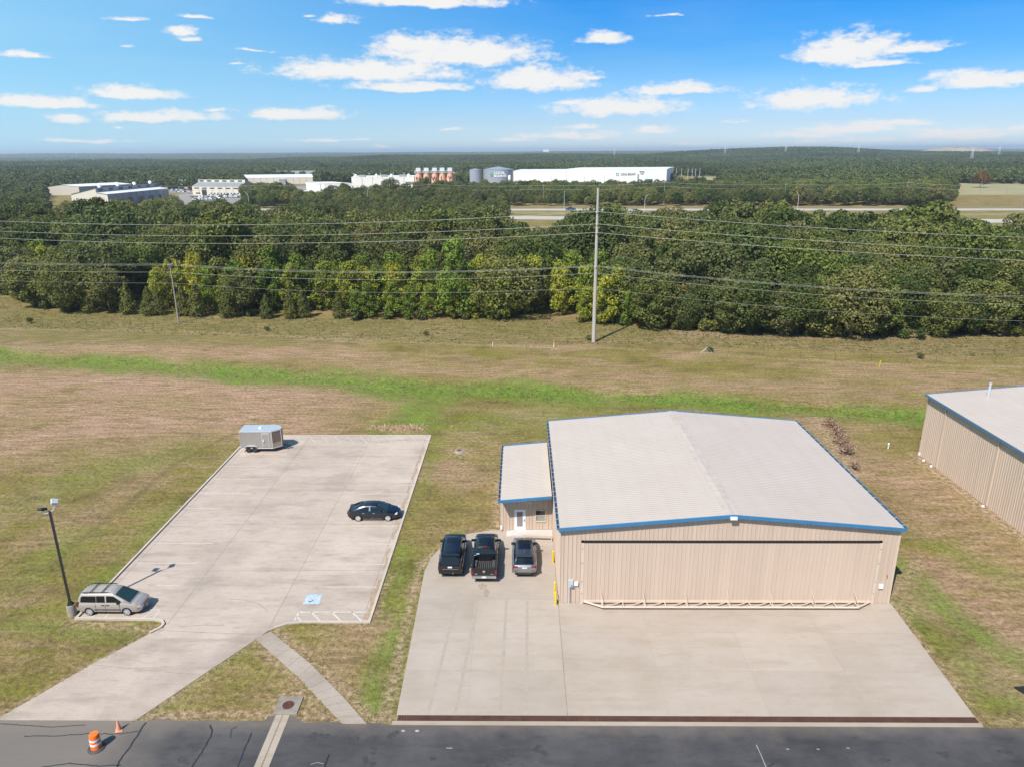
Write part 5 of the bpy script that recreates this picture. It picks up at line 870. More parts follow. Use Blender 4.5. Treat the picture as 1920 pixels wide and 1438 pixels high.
# trees the photograph shows one by one
def solo(px, D, proto, s, lab, name='oak_tree', sz=None): p = AT(px, D); return plant(name, proto, p.x, p.y, s, lab, 'tree', None, sz)
b_ = G(852, 602); plant('young_tree', BRI[0], b_.x, b_.y+3, 1.45, 'tall bright green tree standing out of the wood edge between the two poles', 'tree', None, 1.62); b_ = G(500, 585); plant('young_tree', BRI[1], b_.x, b_.y+4, 1.25, 'tall bright green tree in the wood edge above the trailer', 'tree', None, 1.35)
for px, py, s, lab in ((1030,575,1.25,'big yellow-green tree left of the tall utility pole, at the back of the grassy bay'), (1135,610,1.1,'yellow-green bushy tree right behind the foot of the tall utility pole'), (945,600,1.0,'golden yellow bush-like tree at the west side of the grassy bay')):
    b_ = G(px, py); plant('young_tree', YNG[1], b_.x, b_.y+1, s*1.15, lab, 'tree', None, s*1.1)
b_ = G(1603, 528); plant('young_tree', young(130, 9, 1.6, REDL, 700, .4, 'red_crown'), b_.x, b_.y, 1.2, 'half-dead reddish brown tree inside the wood, east of the tall pole', 'tree')
solo(1839.5, 757, oak(131, 11, 6.2, 3.0, 18, 2500, .7, AUTL, 'autumn_crown'), 1.18, 'lone autumn brown tree in the dry field'); solo(557, 490, oak(132, 11, 4.0, .2, 18, 2000, .6), 1.0, 'dark tree standing between the two far car parks')
for px, D, s, lab in ((645,506,1.0,'rounded green tree before the low white annexe block'),(668,500,.82,'smaller green tree beside the rounded one before the food plant'),(730,508,1.22,'big dark tree in the middle of the white food plant wall'),(797,560,1.1,'dark tree hiding the second orange silo'),(604,770,1.3,'tall dark tree left of the food plant behind the lots'),(640,775,1.15,'dark tree directly behind the low white annexe block')): solo(px, D, OAKS[int(px) % 8], s, lab)
for px, py, s, lab in ((1105,640,.5,'small pale green weed bush at the foot of the tall pole'),(1330,660,.45,'pale green weed bush beside the wire frame'),(800,630,.4,'small green weed bush on the fence line west of the two markers'),(1725,672,.5,'round weed bush on the fence line east of the yellow stake'),(500,621,.45,'weed bush on the fence line below the cedars'),(60,606,.6,'low weed clump on the fence line near the western picture edge'),(1270,612,.9,'yellowish shrub at the wood foot east of the tall pole'),(1205,600,1.0,'leafy shrub spreading over the grass just east of the tall pole')):
    b_ = G(px, py); plant('shrub', SHR[int(px) % 5], b_.x, b_.y, s, lab, 'shrub')
DEAD = [shrub(120+i, 1.9, 1.3, DEADL, 330, .2, 'dead_crown') for i in range(3)]
for px, py, s, lab in ((1556,800,.75,'dead brown weed bush, the northernmost of the row beside the hangar'),(1566,815,.95,'reddish dead weed bush, second of the row beside the hangar'),(1574,832,.9,'grey brown dead weed bush in the middle of the row beside the hangar'),(1585,852,.85,'dead brown weed bush, fourth of the row beside the hangar'),(1603,880,.6,'low dead weed bush, the southernmost by the hangar roof edge')):
    b_ = G(px, py); plant('dead_shrub', DEAD[int(px) % 3], b_.x, b_.y, s, lab, 'shrub', 'dead weed bushes beside the hangar')
# tall rough grass below the wood, and the lusher swale (nobody could count the blades)
def tufts(name, n, gen, h, mat, w=.06, sp=.25):
    P = []; 
    for i in range(n):
        x, y = gen(); k = rng.uniform(.5, 1.3)
        for j in range(4):
            a = rng.uniform(0, 6.28); lx, ly = math.cos(a)*h*k*.45, math.sin(a)*h*k*.45; ox, oy = x+rng.uniform(-sp, sp), y+rng.uniform(-sp, sp); ww = w*k*2.2; P += [(ox-ww, oy, 0), (ox+ww, oy, 0), (ox+ww*.5+lx, oy+ly, h*k), (ox-ww*.5+lx, oy+ly, h*k)]
    o = bpy.data.objects.new(name, qmesh(name, np.array(P), mat)); C.objects.link(o); return tag(o, kind='stuff')
TGR = leaf_mat('rough grass blades', [(.15,.14,.048),(.20,.17,.07)], .3); SGR = leaf_mat('swale grass blades', [(.15,.26,.045),(.17,.27,.05)], .35)
def gen_rough():
    while True:
        x = rng.uniform(-130, 105); lo = 121.5-.16*max(0, x-20)+.17*max(0, -x-10)*.9; hi = edge_y(x)+1
        y = rng.uniform(lo, max(lo+1, hi))
        if abs(x) < .735*y+6: return x, y
tufts('rough_grass', 6000, gen_rough, .13, TGR, .03)
def gen_swale():
    k = rng.integers(len(SWALE)-1); t = rng.random(); a, b = SWALE[k], SWALE[k+1]; q = 3.6 if a[0] < 5 else 2.3; return a[0]+(b[0]-a[0])*t, a[1]+(b[1]-a[1])*t+rng.normal()*q*.5
tufts('swale_grass', 1600, gen_swale, .11, SGR, .03)
STR = leaf_mat('dry straw blades', [(.38,.25,.15),(.46,.33,.21)], .2); EDG = leaf_mat('edge grass blades', [(.24,.19,.08),(.33,.25,.13),(.19,.18,.05)], .3)
def gen_straw(): c = G(744, 806); return c.x+rng.normal()*1.5, c.y+abs(rng.normal())*.6
tufts('dry_straw', 260, gen_straw, .22, STR, .03)
EDGES = [([(-32.25,79),(-32.25,44.2)], -1), ([(-10.5,79),(-10.6,43.6)], 1), ([(-10.8,43.6),(-16.5,43.4)], 0), ([(-32.2,43.85),(-26,43.75)], 0), (PX((0,1343),(275,1190)), 0), (PX((262,1349),(476,1206)), 0), (wl, 0), (wr, 0), ([(-7.65,35),(-7.9,50)], 0), ([(26.95,35),(27.4,46)], 1), ([(-23,34.45),(-15,34.75)], 0), ([(-13,34.55),(-8,34.4)], 0), ([(27,34.2),(45,34.2)], 0), ([(-32,79.8),(-10.7,79.8)], 0), (PX((915,993),(880,998),(845,1011),(822,1028),(808,1044)), 0)]
ELEN = np.array([sum(math.hypot(b[0]-a[0], b[1]-a[1]) for a, b in zip(e[:-1], e[1:])) for e, _ in EDGES]); ELEN /= ELEN.sum()
def gen_edge():
    e, _ = EDGES[rng.choice(len(EDGES), p=ELEN)]; k = rng.integers(len(e)-1); t = rng.random(); a, b = e[k], e[k+1]; return a[0]+(b[0]-a[0])*t+rng.normal()*.05, a[1]+(b[1]-a[1])*t+rng.normal()*.05
tufts('edge_grass', 1500, gen_edge, .055, EDG, .014, .05)
# ---------------------------------------------------------------- the rest of the wood and the far forest: one mass each
def forest(name, pts, protos, zf=None, mat=None):
    col = bpy.data.collections.new(name+' kinds')
    for i, me in enumerate(protos): col.objects.link(bpy.data.objects.new(f'crown kind {i}', me))
    n = len(pts); me = bpy.data.meshes.new(name); me.from_pydata([(p[0], p[1], p[3] if len(p) > 3 else 0.0) for p in pts], [], []); 
    at = me.attributes.new('idx', 'INT', 'POINT'); at.data.foreach_set('value', rng.integers(len(protos), size=n).astype(np.int32)); at = me.attributes.new('scl', 'FLOAT', 'POINT'); at.data.foreach_set('value', np.array([p[2] for p in pts], np.float32)); at = me.attributes.new('rot', 'FLOAT', 'POINT'); at.data.foreach_set('value', rng.uniform(0, 6.283, n).astype(np.float32))
    o = bpy.data.objects.new(name, me); C.objects.link(o); tag(o, kind='stuff'); g = bpy.data.node_groups.new(name, 'GeometryNodeTree'); g.interface.new_socket('Geometry', in_out='INPUT', socket_type='NodeSocketGeometry'); g.interface.new_socket('Geometry', in_out='OUTPUT', socket_type='NodeSocketGeometry'); N = g.nodes.new; L = g.links.new
    gi = N('NodeGroupInput'); go = N('NodeGroupOutput'); ip = N('GeometryNodeInstanceOnPoints'); ci = N('GeometryNodeCollectionInfo'); ci.inputs['Collection'].default_value = col; ci.inputs['Separate Children'].default_value = True; ci.inputs['Reset Children'].default_value = True
    def A(nm, ty): a = N('GeometryNodeInputNamedAttribute'); a.data_type = ty; a.inputs['Name'].default_value = nm; return a.outputs['Attribute']
    cx = N('ShaderNodeCombineXYZ'); L(A('rot', 'FLOAT'), cx.inputs[2]); L(gi.outputs[0], ip.inputs['Points']); L(ci.outputs[0], ip.inputs['Instance']); ip.inputs['Pick Instance'].default_value = True; L(A('idx', 'INT'), ip.inputs['Instance Index']); L(cx.outputs[0], ip.inputs['Rotation']); L(A('scl', 'FLOAT'), ip.inputs['Scale']); L(ip.outputs[0], go.inputs[0])
    md = o.modifiers.new('trees', 'NODES'); md.node_group = g; return o
MIDC = [oak(200+i, 12, 4.8+.4*(i % 3), 1.5, 18, 2300, .56, OAKL, 'mid_crown')[0] for i in range(5)]; FARC = [oak(220+i, 11, 5.6, .3, 12, 420, 1.3, FARL, 'far_crown')[0] for i in range(6)]
forest('woodland', rest, MIDC)
def clear(px, D, x, y):
    if D < 760:
        if 86 < px < 150 and D > 400: return True
        if 130 < px < 458 and D > (425 if px < 330 else 395): return True
        if 458 <= px < 548 and (D > 605 or D < 470): return True
        if 548 <= px < 612 and D > 480: return True
        if 612 <= px < 782 and D > 530: return True
    if 455 < px < 600 and D < 900: return True if D > 610 else px > 548 and D > 480
    if 600 <= px < 782 and 530 < D < 690: return True
    if 778 <= px < 965 and 585 < D < 760: return True
    if 960 <= px < 1266 and 590 < D < 830: return True
    if 1262 <= px < 1350 and 660 < D < 1000: return True
    if px > 1785 and 490 < D < 838: return True
    if px > 948 and y < 445-.064*x+9: return True
    if px > 640 and (abs(y-(373-.137*x)) < 13 or abs(y-(425-.06*x)) < 10): return True
    return False
def scatter(D0, D1, sp, h0, h1):
    out = []; y = D0*.75
    while y < D1:
        for x in np.arange(-.92*y-40, .92*y+40, sp):
            xx, yy = x+rng.uniform(-.45, .45)*sp, y+rng.uniform(-.45, .45)*sp; D = math.hypot(xx, yy)
            if not D0 < D < D1 or yy < back_y(xx)+5: continue
            px = pxx(xx, yy)[0]
            if not -230 < px < 2150 or clear(px, D, xx, yy): continue
            out.append((xx, yy, rng.uniform(h0, h1)/11.5*(1+.2*math.sin(xx*.011+yy*.004)*math.cos(yy*.009-xx*.003))))
        y += sp*.9
    P = np.array(out); z = np.where(np.hypot(P[:,0], P[:,1]) > 700, hillz(P[:,0], P[:,1]), 0); return [(a, b, c, d) for (a, b, c), d in zip(out, z)]
forest('forest', scatter(262, 640, 7.0, 5.5, 11.2), MIDC); forest('forest', scatter(640, 2700, 10.5, 9.5, 13.5), FARC)
def canopy():                                       # beyond 2.6 km the woods are a bumpy sheet
    A_ = np.linspace(-.86, .86, 720); D = 2600*np.power(13500/2600, np.linspace(0, 1, 230)); AA, DD = np.meshgrid(A_, D); X, Y = np.sin(AA)*DD, np.cos(AA)*DD; Z = hillz(X, Y)+rng.uniform(4, 12.5, X.shape)+2.5*np.sin(X*.004)*np.cos(Y*.003); nx = len(A_); ny = len(D)
    i = (np.arange(ny-1)[:, None]*nx+np.arange(nx-1)[None]).ravel(); me = bpy.data.meshes.new('far_forest'); me.from_pydata(np.stack([X, Y, Z], -1).reshape(-1, 3).tolist(), [], np.stack([i, i+1, i+1+nx, i+nx], 1).tolist()); me.materials.append(pmat('far canopy', (.05,.068,.026), .9, var=0, col2=(.085,.095,.036), scale=.012, world=True)); me.update(); o = bpy.data.objects.new('far_forest', me); C.objects.link(o); tag(o, kind='stuff')
canopy()
# ---------------------------------------------------------------- vehicles
def paint(name, col, metal=.35, rough=.32): return pmat(name, col, rough, metal, var=.04, scale=1, coat=.8, spec=.5)
BLACKP = paint('black car paint', (.006,.0065,.008), .1, .25); NAVYP = paint('blue black car paint', (.007,.009,.016), .2, .25); CHAMP = paint('champagne car paint', (.40,.35,.31), .35, .36); GRAYP = paint('grey car paint', (.25,.255,.27), .55, .35); GRAYD = paint('grey car roof', (.055,.06,.072), .5, .3)
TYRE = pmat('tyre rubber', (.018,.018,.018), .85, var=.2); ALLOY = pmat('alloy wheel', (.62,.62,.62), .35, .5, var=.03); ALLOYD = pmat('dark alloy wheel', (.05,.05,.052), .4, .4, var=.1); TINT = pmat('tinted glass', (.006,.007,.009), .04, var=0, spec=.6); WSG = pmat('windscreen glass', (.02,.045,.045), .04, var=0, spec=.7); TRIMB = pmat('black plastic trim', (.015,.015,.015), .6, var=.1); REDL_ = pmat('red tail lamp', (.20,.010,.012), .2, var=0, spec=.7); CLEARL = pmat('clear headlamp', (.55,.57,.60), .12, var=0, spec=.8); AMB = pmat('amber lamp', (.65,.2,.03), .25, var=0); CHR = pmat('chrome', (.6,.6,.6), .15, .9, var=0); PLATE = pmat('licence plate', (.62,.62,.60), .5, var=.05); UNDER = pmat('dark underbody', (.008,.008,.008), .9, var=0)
def interp(tab, x): return float(np.interp(x, [t[0] for t in tab], [t[1] for t in tab]))
def loft(sections, closed_ends=True):
    mb = MB(); n = len(sections[0]); v = [p for s in sections for p in s]; f = []
    for i in range(len(sections)-1):
        for k in range(n): f.append((i*n+k, i*n+(k+1)%n, (i+1)*n+(k+1)%n, (i+1)*n+k))
    f += [tuple(range(n))[::-1], tuple((len(sections)-1)*n+k for k in range(n))]; mb.add(v, f); return mb
def boolean(o, cutters):
    for c in cutters: m = o.modifiers.new('cut', 'BOOLEAN'); m.operation = 'DIFFERENCE'; m.object = c; m.solver = 'EXACT'
    dg = bpy.context.evaluated_depsgraph_get(); me = bpy.data.meshes.new_from_object(o.evaluated_get(dg)); o.modifiers.clear(); o.data = me
    for c in cutters: bpy.data.objects.remove(c)
    me.polygons.foreach_set('use_smooth', [True]*len(me.polygons)); me.set_sharp_from_angle(angle=R(32))
def rawmesh(mb): me = bpy.data.meshes.new('cutter'); me.from_pydata(mb.v, [], mb.f); bm = bmesh.new(); bm.from_mesh(me); bmesh.ops.recalc_face_normals(bm, faces=bm.faces); bm.to_mesh(me); bm.free(); o = bpy.data.objects.new('cutter', me); C.objects.link(o); return o
class Car:
    # x forward, origin on the ground under the middle; zt: top line of the lower body, zb: bottom line, hw: half width in plan, gh: greenhouse top line, tum: inward lean per metre
    def __init__(s, name, label, x, y, rz, L, W, zt, zb, hw, gh, tum, pm, wheels, wr, z=.03, cuts=(), belt=None):
        s.t = thing(name, label, 'car', (x, y, z), rz); s.L, s.W, s.hw, s.gh, s.tum, s.zt = L, W, hw, gh, tum, zt; s.belt = belt
        xs = sorted(set([round(v, 3) for v in np.linspace(-L/2, L/2, 29)]+[t[0] for t in zt]+[t[0] for t in hw]+[t[0] for t in zb])); S = []
        for X in xs:
            h = interp(hw, X); t = interp(zt, X); b = interp(zb, X); d = t-b; half = [(h*.80, b), (h*.955, b+.10*d), (h*1.0, b+.32*d), (h*1.0, b+.55*d), (h*.975, b+.80*d), (h*.93, b+.94*d), (h*.84, t), (h*.45, t+.02), (0, t+.025)]; half = [(0, b)]+half; S.append([(X, -yy, zz) for yy, zz in half]+[(X, yy, zz) for yy, zz in half[-2:0:-1]])
        o = loft(S).build('body', pm, s.t); bm = bmesh.new(); bm.from_mesh(o.data); bmesh.ops.recalc_face_normals(bm, faces=bm.faces); bm.to_mesh(o.data); bm.free(); s.body = o
        cu = []
        for wx in wheels:
            for sg in (-1, 1): c = rawmesh(MB().lathe([(.001,-.2),(wr+.055,-.2),(wr+.055,.3),(.001,.3)], c=(wx, sg*(W/2-.06), wr), n=28, axis='y')); cu.append(c)
        for bx in cuts: cu.append(rawmesh(MB().box(*bx)))
        for c in cu: c.parent = s.t
        bpy.context.view_layer.update(); boolean(o, cu)
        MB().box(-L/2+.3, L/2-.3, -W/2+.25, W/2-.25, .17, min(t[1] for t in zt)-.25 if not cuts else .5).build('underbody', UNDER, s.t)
        s.wheels(wheels, wr)
    def wheels(s, wheels, r, rim=None):
        s.rims = []
        for wx in wheels:
            for sg in (-1, 1):
                w = MB().lathe([(r*.62,-.11),(r*.93,-.115),(r,-.085),(r,.085),(r*.93,.115),(r*.62,.11)], n=28, axis='y', close=True).build('wheel', TYRE, s.t, smooth=35); w.location = (wx, sg*(s.W/2-.13), r)
                m = MB().lathe([(r*.74,.118),(r*.66,.12),(r*.64,.07),(.001,.06)], n=28, axis='y')
                for k in range(6): a = R(60*k); m.bar((math.cos(a)*.05,.085,math.sin(a)*.05), (math.cos(a)*r*.66,.105,math.sin(a)*r*.66), r*.27, .03, up=(0,1,0))
                m.lathe([(.001,.11),(.05,.105),(.06,.08)], n=12, axis='y'); 
                ri = m.build('rim', ALLOY, w); s.rims.append(ri)
                if sg < 0: ri.scale = (1, -1, 1)
    def side(s, X, Z): b = s.belt; return interp(s.hw, X)*.88-s.tum*max(0, Z-b)
    def greenhouse(s, mat, crown=.05, name='cabin'):
        S = []; x0, x1 = s.gh[0][0], s.gh[-1][0]; xs = sorted(set([t[0] for t in s.gh]+[round(v, 3) for v in np.linspace(x0, x1, 21)]))
        for X in xs:
            t = interp(s.gh, X); b = min(s.belt-.04, t-.01); yb, yt = s.side(X, b), s.side(X, t); h = max(t-b, .02); half = [(0, b), (yb, b), (yt, t-.045*min(1, h*3)), (yt-.05, t-.008), (yt*.55, t+crown*.7*min(1, h*2)), (0, t+crown*min(1, h*2))]; S.append([(X, -y, z) for y, z in half]+[(X, y, z) for y, z in half[-2:0:-1]])
        o = loft(S).build(name, mat, s.t, smooth=50); bm = bmesh.new(); bm.from_mesh(o.data); bmesh.ops.recalc_face_normals(bm, faces=bm.faces); bm.to_mesh(o.data); bm.free(); s.crown = crown; return o
    def sidewin(s, poly, mat=None, off=.012, name='window', both=True):
        for sg in ((-1, 1) if both else (-1,)):
            v = [(X, sg*(s.side(X, Z)+off), Z) for X, Z in poly]; v2 = [(X, sg*(s.side(X, Z)-.02), Z) for X, Z in poly]; n = len(v); f = [tuple(range(n)) if sg < 0 else tuple(range(n))[::-1]]+[(i, (i+1)%n, n+(i+1)%n, n+i) for i in range(n)]; MB().add(v+v2, f).build(name, mat or TINT, s.t)
    def sheet(s, xa, xb, mat, name, inset=.07, off=.016, n=7, my=8):             # glass laid over the greenhouse between two stations
        v = []; f = []
        for i in range(n+1):
            X = xa+(xb-xa)*i/n; t = interp(s.gh, X); h = min(1, max(t-s.belt+.04, .02)*2)
            dz = interp(s.gh, X+.02)-interp(s.gh, X-.02); nx, nz = -dz, .04; l = math.hypot(nx, nz); nx, nz = nx/l, nz/l; yt = s.side(X, t)-inset
            for k in range(my+1): y = yt*(2*k/my-1); zz = t+s.crown*h*(1-abs(y/(yt+inset))**2*.9); v.append((X+nx*off, y, zz+nz*off))
        m = my+1
        for i in range(n):
            for k in range(my): q = (i*m+k, i*m+k+1, (i+1)*m+k+1, (i+1)*m+k); f.append(q if xb < xa else q[::-1])
        return MB().add(v, f).build(name, mat, s.t, smooth=60)
    def box(s, name, mat, x0, x1, y0, y1, z0, z1, mirror=False, parent=None):
        for sg in ((1, -1) if mirror else (1,)): a, b = sorted((sg*y0, sg*y1)); o = MB().box(x0, x1, a, b, z0, z1).build(name, mat, parent or s.t)
        return o
    def mirrors(s, x, z, w, mat):
        for sg in (-1, 1):
            y = sg*(s.side(x, z)); m = MB(); m.add([(x-.06,y,z-.05),(x+.1,y,z-.05),(x+.1,y,z+.09),(x-.06,y,z+.09),(x-.05,y+sg*w,z-.07),(x+.05,y+sg*w*.95,z-.07),(x+.05,y+sg*w*.95,z+.11),(x-.05,y+sg*w,z+.11)], [(0,1,2,3),(7,6,5,4),(0,4,5,1),(1,5,6,2),(2,6,7,3),(3,7,4,0)]); m.build('mirror', mat, s.t)
    def seams(s, xs, z0, z1, mat=UNDER):
        for X in xs:
            for sg in (-1, 1): h = interp(s.hw, X); MB().box(X-.008, X+.008, min(sg*h*.99, sg*h*1.003), max(sg*h*.99, sg*h*1.003), z0, z1).build('door_seam', mat, s.t)
    def handles(s, xs, z, mat):
        for X in xs: h = interp(s.hw, X); s.box('door_handle', mat, X-.1, X+.1, h*.985, h*1.0+.025, z, z+.045, True)
def ground_at(px, py): return G(px, py, .03)
# champagne minivan
p0, p1_ = ground_at(171,1153.5), ground_at(243.5,1153.5); cx = (p0.x+p1_.x)/2+.0; 
v = Car('minivan', 'champagne minivan with roof rack parked beside the lamp post', cx-.02, p0.y+.83, 0, 5.0, 1.83,
 [(-2.5,.98),(-2.42,1.02),(.95,1.04),(1.25,1.04),(2.0,.93),(2.35,.80),(2.5,.66)], [(-2.5,.42),(-2.3,.27),(2.25,.24),(2.5,.38)], [(-2.5,.80),(-2.3,.89),(-1.5,.915),(1.4,.915),(2.1,.86),(2.38,.74),(2.5,.60)], [(-2.44,1.02),(-2.38,1.45),(-2.2,1.68),(-1.6,1.74),(0,1.755),(.35,1.72),(.6,1.60),(1.72,1.0)], .22, CHAMP, (-1.56,1.38), .335, belt=1.04)
v.t.scale = (.93, .95, .97); v.greenhouse(CHAMP, .05); v.sheet(.55, 1.62, WSG, 'windscreen', .06); v.sheet(-2.435, -2.3, TINT, 'rear_window', .1)
v.sidewin([(-2.2,1.09),(-.98,1.09),(-.98,1.55),(-2.05,1.55),(-2.16,1.45)]); v.sidewin([(-.93,1.09),(-.28,1.09),(-.28,1.56),(-.93,1.56)]); v.sidewin([(-.15,1.09),(.98,1.09),(.98,1.16),(.42,1.54),(-.15,1.57)])
for k in range(7): y = -.55+k*.183; v.box('roof_rib', CHAMP, -1.9, .1, y-.03, y+.03, 1.78, 1.80+.012*(3-abs(k-3))*.5)
for y in (-.62, .62): v.box('roof_rail', TRIMB, -2.0, .05, y-.02, y+.02, 1.80, 1.85)
for x in (-1.35, -.45): v.box('roof_crossbar', TRIMB, x-.03, x+.03, -.64, .64, 1.86, 1.90)
v.mirrors(.78, 1.1, .2, TRIMB); v.seams((-1.0,-.22,.88), .38, 1.02); v.handles((-.42,-.02), .9, TRIMB); v.box('side_moulding', TRIMB, -1.1, .95, .905, .935, .52, .58, True)
for sg in (-1, 1):
    m = MB(); m.add([(2.2,sg*.80,.80),(2.44,sg*.58,.74),(2.5,sg*.40,.72),(2.5,sg*.40,.60),(2.46,sg*.62,.58),(2.24,sg*.83,.63)], [tuple(range(6)) if sg < 0 else tuple(range(6))[::-1]]); 
    o = m.build('headlight', CLEARL, v.t); o.location = (.03, sg*.03, .03); m = MB().box(2.16, 2.25, min(sg*.80, sg*.885), max(sg*.80, sg*.885), .64, .76); m.build('indicator', AMB, v.t)
    v.box('tail_light', REDL_, -2.5, -2.36, min(sg*.76, sg*.88), max(sg*.76, sg*.88), .75, 1.12)
v.box('grille', TRIMB, 2.46, 2.53, -.42, .42, .58, .72); v.box('grille_bar', CHR, 2.53, 2.545, -.38, .38, .64, .67); v.box('bumper_strip', TRIMB, 2.3, 2.52, -.62, .62, .44, .5); v.box('licence_plate', PLATE, 2.52, 2.54, -.16, .16, .36, .47); v.box('bumper', CHAMP, -2.56, -2.4, -.82, .82, .42, .68)
# black saloon
p0, p1_ = ground_at(671.5,976.5), ground_at(727.5,976.5)
s = Car('sedan', 'black sedan with silver wheels parked across the bays facing the grass', (p0.x+p1_.x)/2+.02, p0.y+.82, R(.5), 4.66, 1.79,
 [(-2.33,.86),(-2.2,1.0),(-1.75,1.02),(-1.2,.96),(1.0,.94),(1.6,.86),(2.1,.74),(2.33,.60)], [(-2.33,.36),(-2.1,.22),(2.05,.19),(2.33,.30)], [(-2.33,.66),(-2.15,.80),(-1.4,.885),(1.3,.89),(1.95,.80),(2.2,.66),(2.33,.45)], [(-1.98,1.0),(-1.3,1.29),(-.75,1.41),(-.2,1.44),(.3,1.40),(1.42,.93)], .42, NAVYP, (-1.36,1.34), .315, belt=.95)
s.greenhouse(NAVYP, .04); s.sheet(.36, 1.3, WSG, 'windscreen', .06); s.sheet(-1.86, -1.05, TINT, 'rear_window', .08)
s.sidewin([(-1.32,1.0),(-.36,.99),(-.36,1.31),(-.75,1.31),(-1.1,1.2)]); s.sidewin([(-.22,.99),(.98,.98),(.62,1.16),(.2,1.31),(-.22,1.325)]); s.sidewin([(-.36,.99),(-.22,.99),(-.22,1.325),(-.36,1.325)], CHR, .014, 'door_pillar')
s.mirrors(.72, 1.0, .19, NAVYP); s.seams((-.3,.85), .3, .93); s.handles((-.85,.1), .80, CHR); s.box('side_sill', CHR, -.9, .85, .885, .905, .235, .26, True)
for sg in (-1, 1): s.box('headlight', CLEARL, 2.0, 2.2, min(sg*.5, sg*.76), max(sg*.5, sg*.76), .64, .74); s.box('tail_light', REDL_, -2.34, -2.08, min(sg*.5, sg*.84), max(sg*.5, sg*.84), .76, .89)
s.box('indicator', AMB, 1.96, 2.06, .74, .80, .60, .66, True); s.box('grille', TRIMB, 2.2, 2.35, -.42, .42, .28, .52)
# big black SUV
b_ = ground_at(842.5,1083); u = Car('large_suv', 'large black SUV parked nearest the grass, left of the black pickup', b_.x+.08, b_.y+2.62, R(90), 5.3, 2.03,
 [(-2.65,1.08),(-2.55,1.12),(1.0,1.14),(1.5,1.12),(2.3,1.06),(2.55,.98),(2.65,.8)], [(-2.65,.5),(-2.4,.34),(2.35,.32),(2.65,.45)], [(-2.65,.90),(-2.5,.97),(-1.6,1.01),(1.7,1.01),(2.3,.94),(2.55,.82),(2.65,.66)], [(-2.58,1.12),(-2.42,1.5),(-2.2,1.78),(-1.9,1.85),(0,1.89),(.55,1.85),(.8,1.78),(1.62,1.12)], .24, BLACKP, (-1.6,1.52), .40, belt=1.14)
u.greenhouse(BLACKP, .045); u.sheet(.82, 1.55, WSG, 'windscreen', .07); u.sheet(-2.55, -2.2, TINT, 'rear_window', .09); u.sheet(-.5, .25, TINT, 'sunroof', .3, .006)
u.sidewin([(-2.3,1.2),(-1.3,1.19),(-1.3,1.7),(-2.1,1.68)]); u.sidewin([(-1.22,1.19),(-.2,1.19),(-.2,1.72),(-1.22,1.71)]); u.sidewin([(-.1,1.19),(1.05,1.19),(.65,1.6),(.5,1.68),(-.1,1.72)])
u.mirrors(.95, 1.2, .24, BLACKP); u.seams((-1.26,-.15,.95), .5, 1.12); u.handles((-.95,.05), 1.0, BLACKP)
for y in (-.70, .70): u.box('roof_rail', BLACKP, -1.9, .3, y-.025, y+.025, 1.87, 1.93)
u.box('rear_spoiler', BLACKP, -2.42, -2.1, -.72, .72, 1.84, 1.89); u.box('licence_plate', PLATE, -2.68, -2.655, -.17, .17, .92, 1.04); u.box('tail_light', pmat('smoked tail lamp', (.05,.006,.006), .15, var=0, spec=.7), -2.66, -2.5, .80, .90, .9, 1.35, True); u.box('bumper', TRIMB, -2.72, -2.55, -.88, .88, .45, .62); u.box('chrome_strip', CHR, -2.672, -2.66, -.6, .6, .80, .825)
m = MB().box(-2.76,-2.66,-.25,-.21,.42,.55); m.build('tow_hook', CHR, u.t)
# black pickup
b_ = ground_at(907,1092.5); k = Car('pickup_truck', 'black crew cab pickup with open ribbed bed parked between two SUVs', b_.x+.03, b_.y+2.93, R(90), 5.9, 2.05,
 [(-2.95,1.26),(-.8,1.28),(1.3,1.24),(1.7,1.22),(2.6,1.14),(2.85,1.06),(2.95,.9)], [(-2.95,.62),(-2.7,.45),(2.7,.40),(2.95,.5)], [(-2.95,.985),(-2.6,1.0),(1.9,1.02),(2.5,.97),(2.8,.9),(2.95,.8)], [(-.92,1.28),(-.78,1.72),(-.6,1.87),(-.2,1.93),(.7,1.92),(1.0,1.85),(1.9,1.24)], .26, BLACKP, (-1.75,1.92), .41, cuts=((-2.86,-1.02,-.83,.83,.78,1.6),), belt=1.26)
k.greenhouse(BLACKP, .05); k.sheet(1.02, 1.8, WSG, 'windscreen', .07); k.sheet(-.90, -.74, TINT, 'rear_window', .08); k.sheet(-.1, .6, TINT, 'sunroof', .2, .01)
k.sidewin([(-.7,1.32),(.1,1.32),(.1,1.78),(-.55,1.77)]); k.sidewin([(.2,1.32),(1.45,1.32),(.95,1.7),(.7,1.79),(.2,1.8)])
m = MB()
for i in range(11): y = -.78+i*.156; m.box(-2.84, -1.04, y-.045, y+.045, .78, .81)
for sg in (-1, 1): m.box(-2.2,-1.3, min(sg*.60, sg*.83), max(sg*.60, sg*.83), .78, 1.05)
m.build('bed_liner', pmat('bed liner', (.06,.056,.055), .7, var=.15), k.t)
for sg in (-1, 1): k.box('bed_rail', TRIMB, -2.92, -.98, min(sg*.85, sg*.99), max(sg*.85, sg*.99), 1.262, 1.30); k.box('tail_light', REDL_, -2.98, -2.8, min(sg*.86, sg*1.0), max(sg*.86, sg*1.0), .78, 1.18)
k.box('tailgate_cap', TRIMB, -2.965, -2.85, -.84, .84, 1.26, 1.30); k.box('bumper', CHR, -3.08, -2.93, -.95, .95, .50, .70); k.box('licence_plate', PLATE, -3.1, -3.075, -.17, .17, .54, .68)
m = MB().lathe([(.001,-.02),(.11,-.02),(.11,.02)], c=(-2.965,0,1.05), n=8, axis='x'); m.build('tailgate_emblem', CHR, k.t); k.box('badge', CHR, -2.97, -2.955, .5, .72, .80, .86); k.box('badge', CHR, -2.97, -2.955, -.72, -.5, .80, .84)
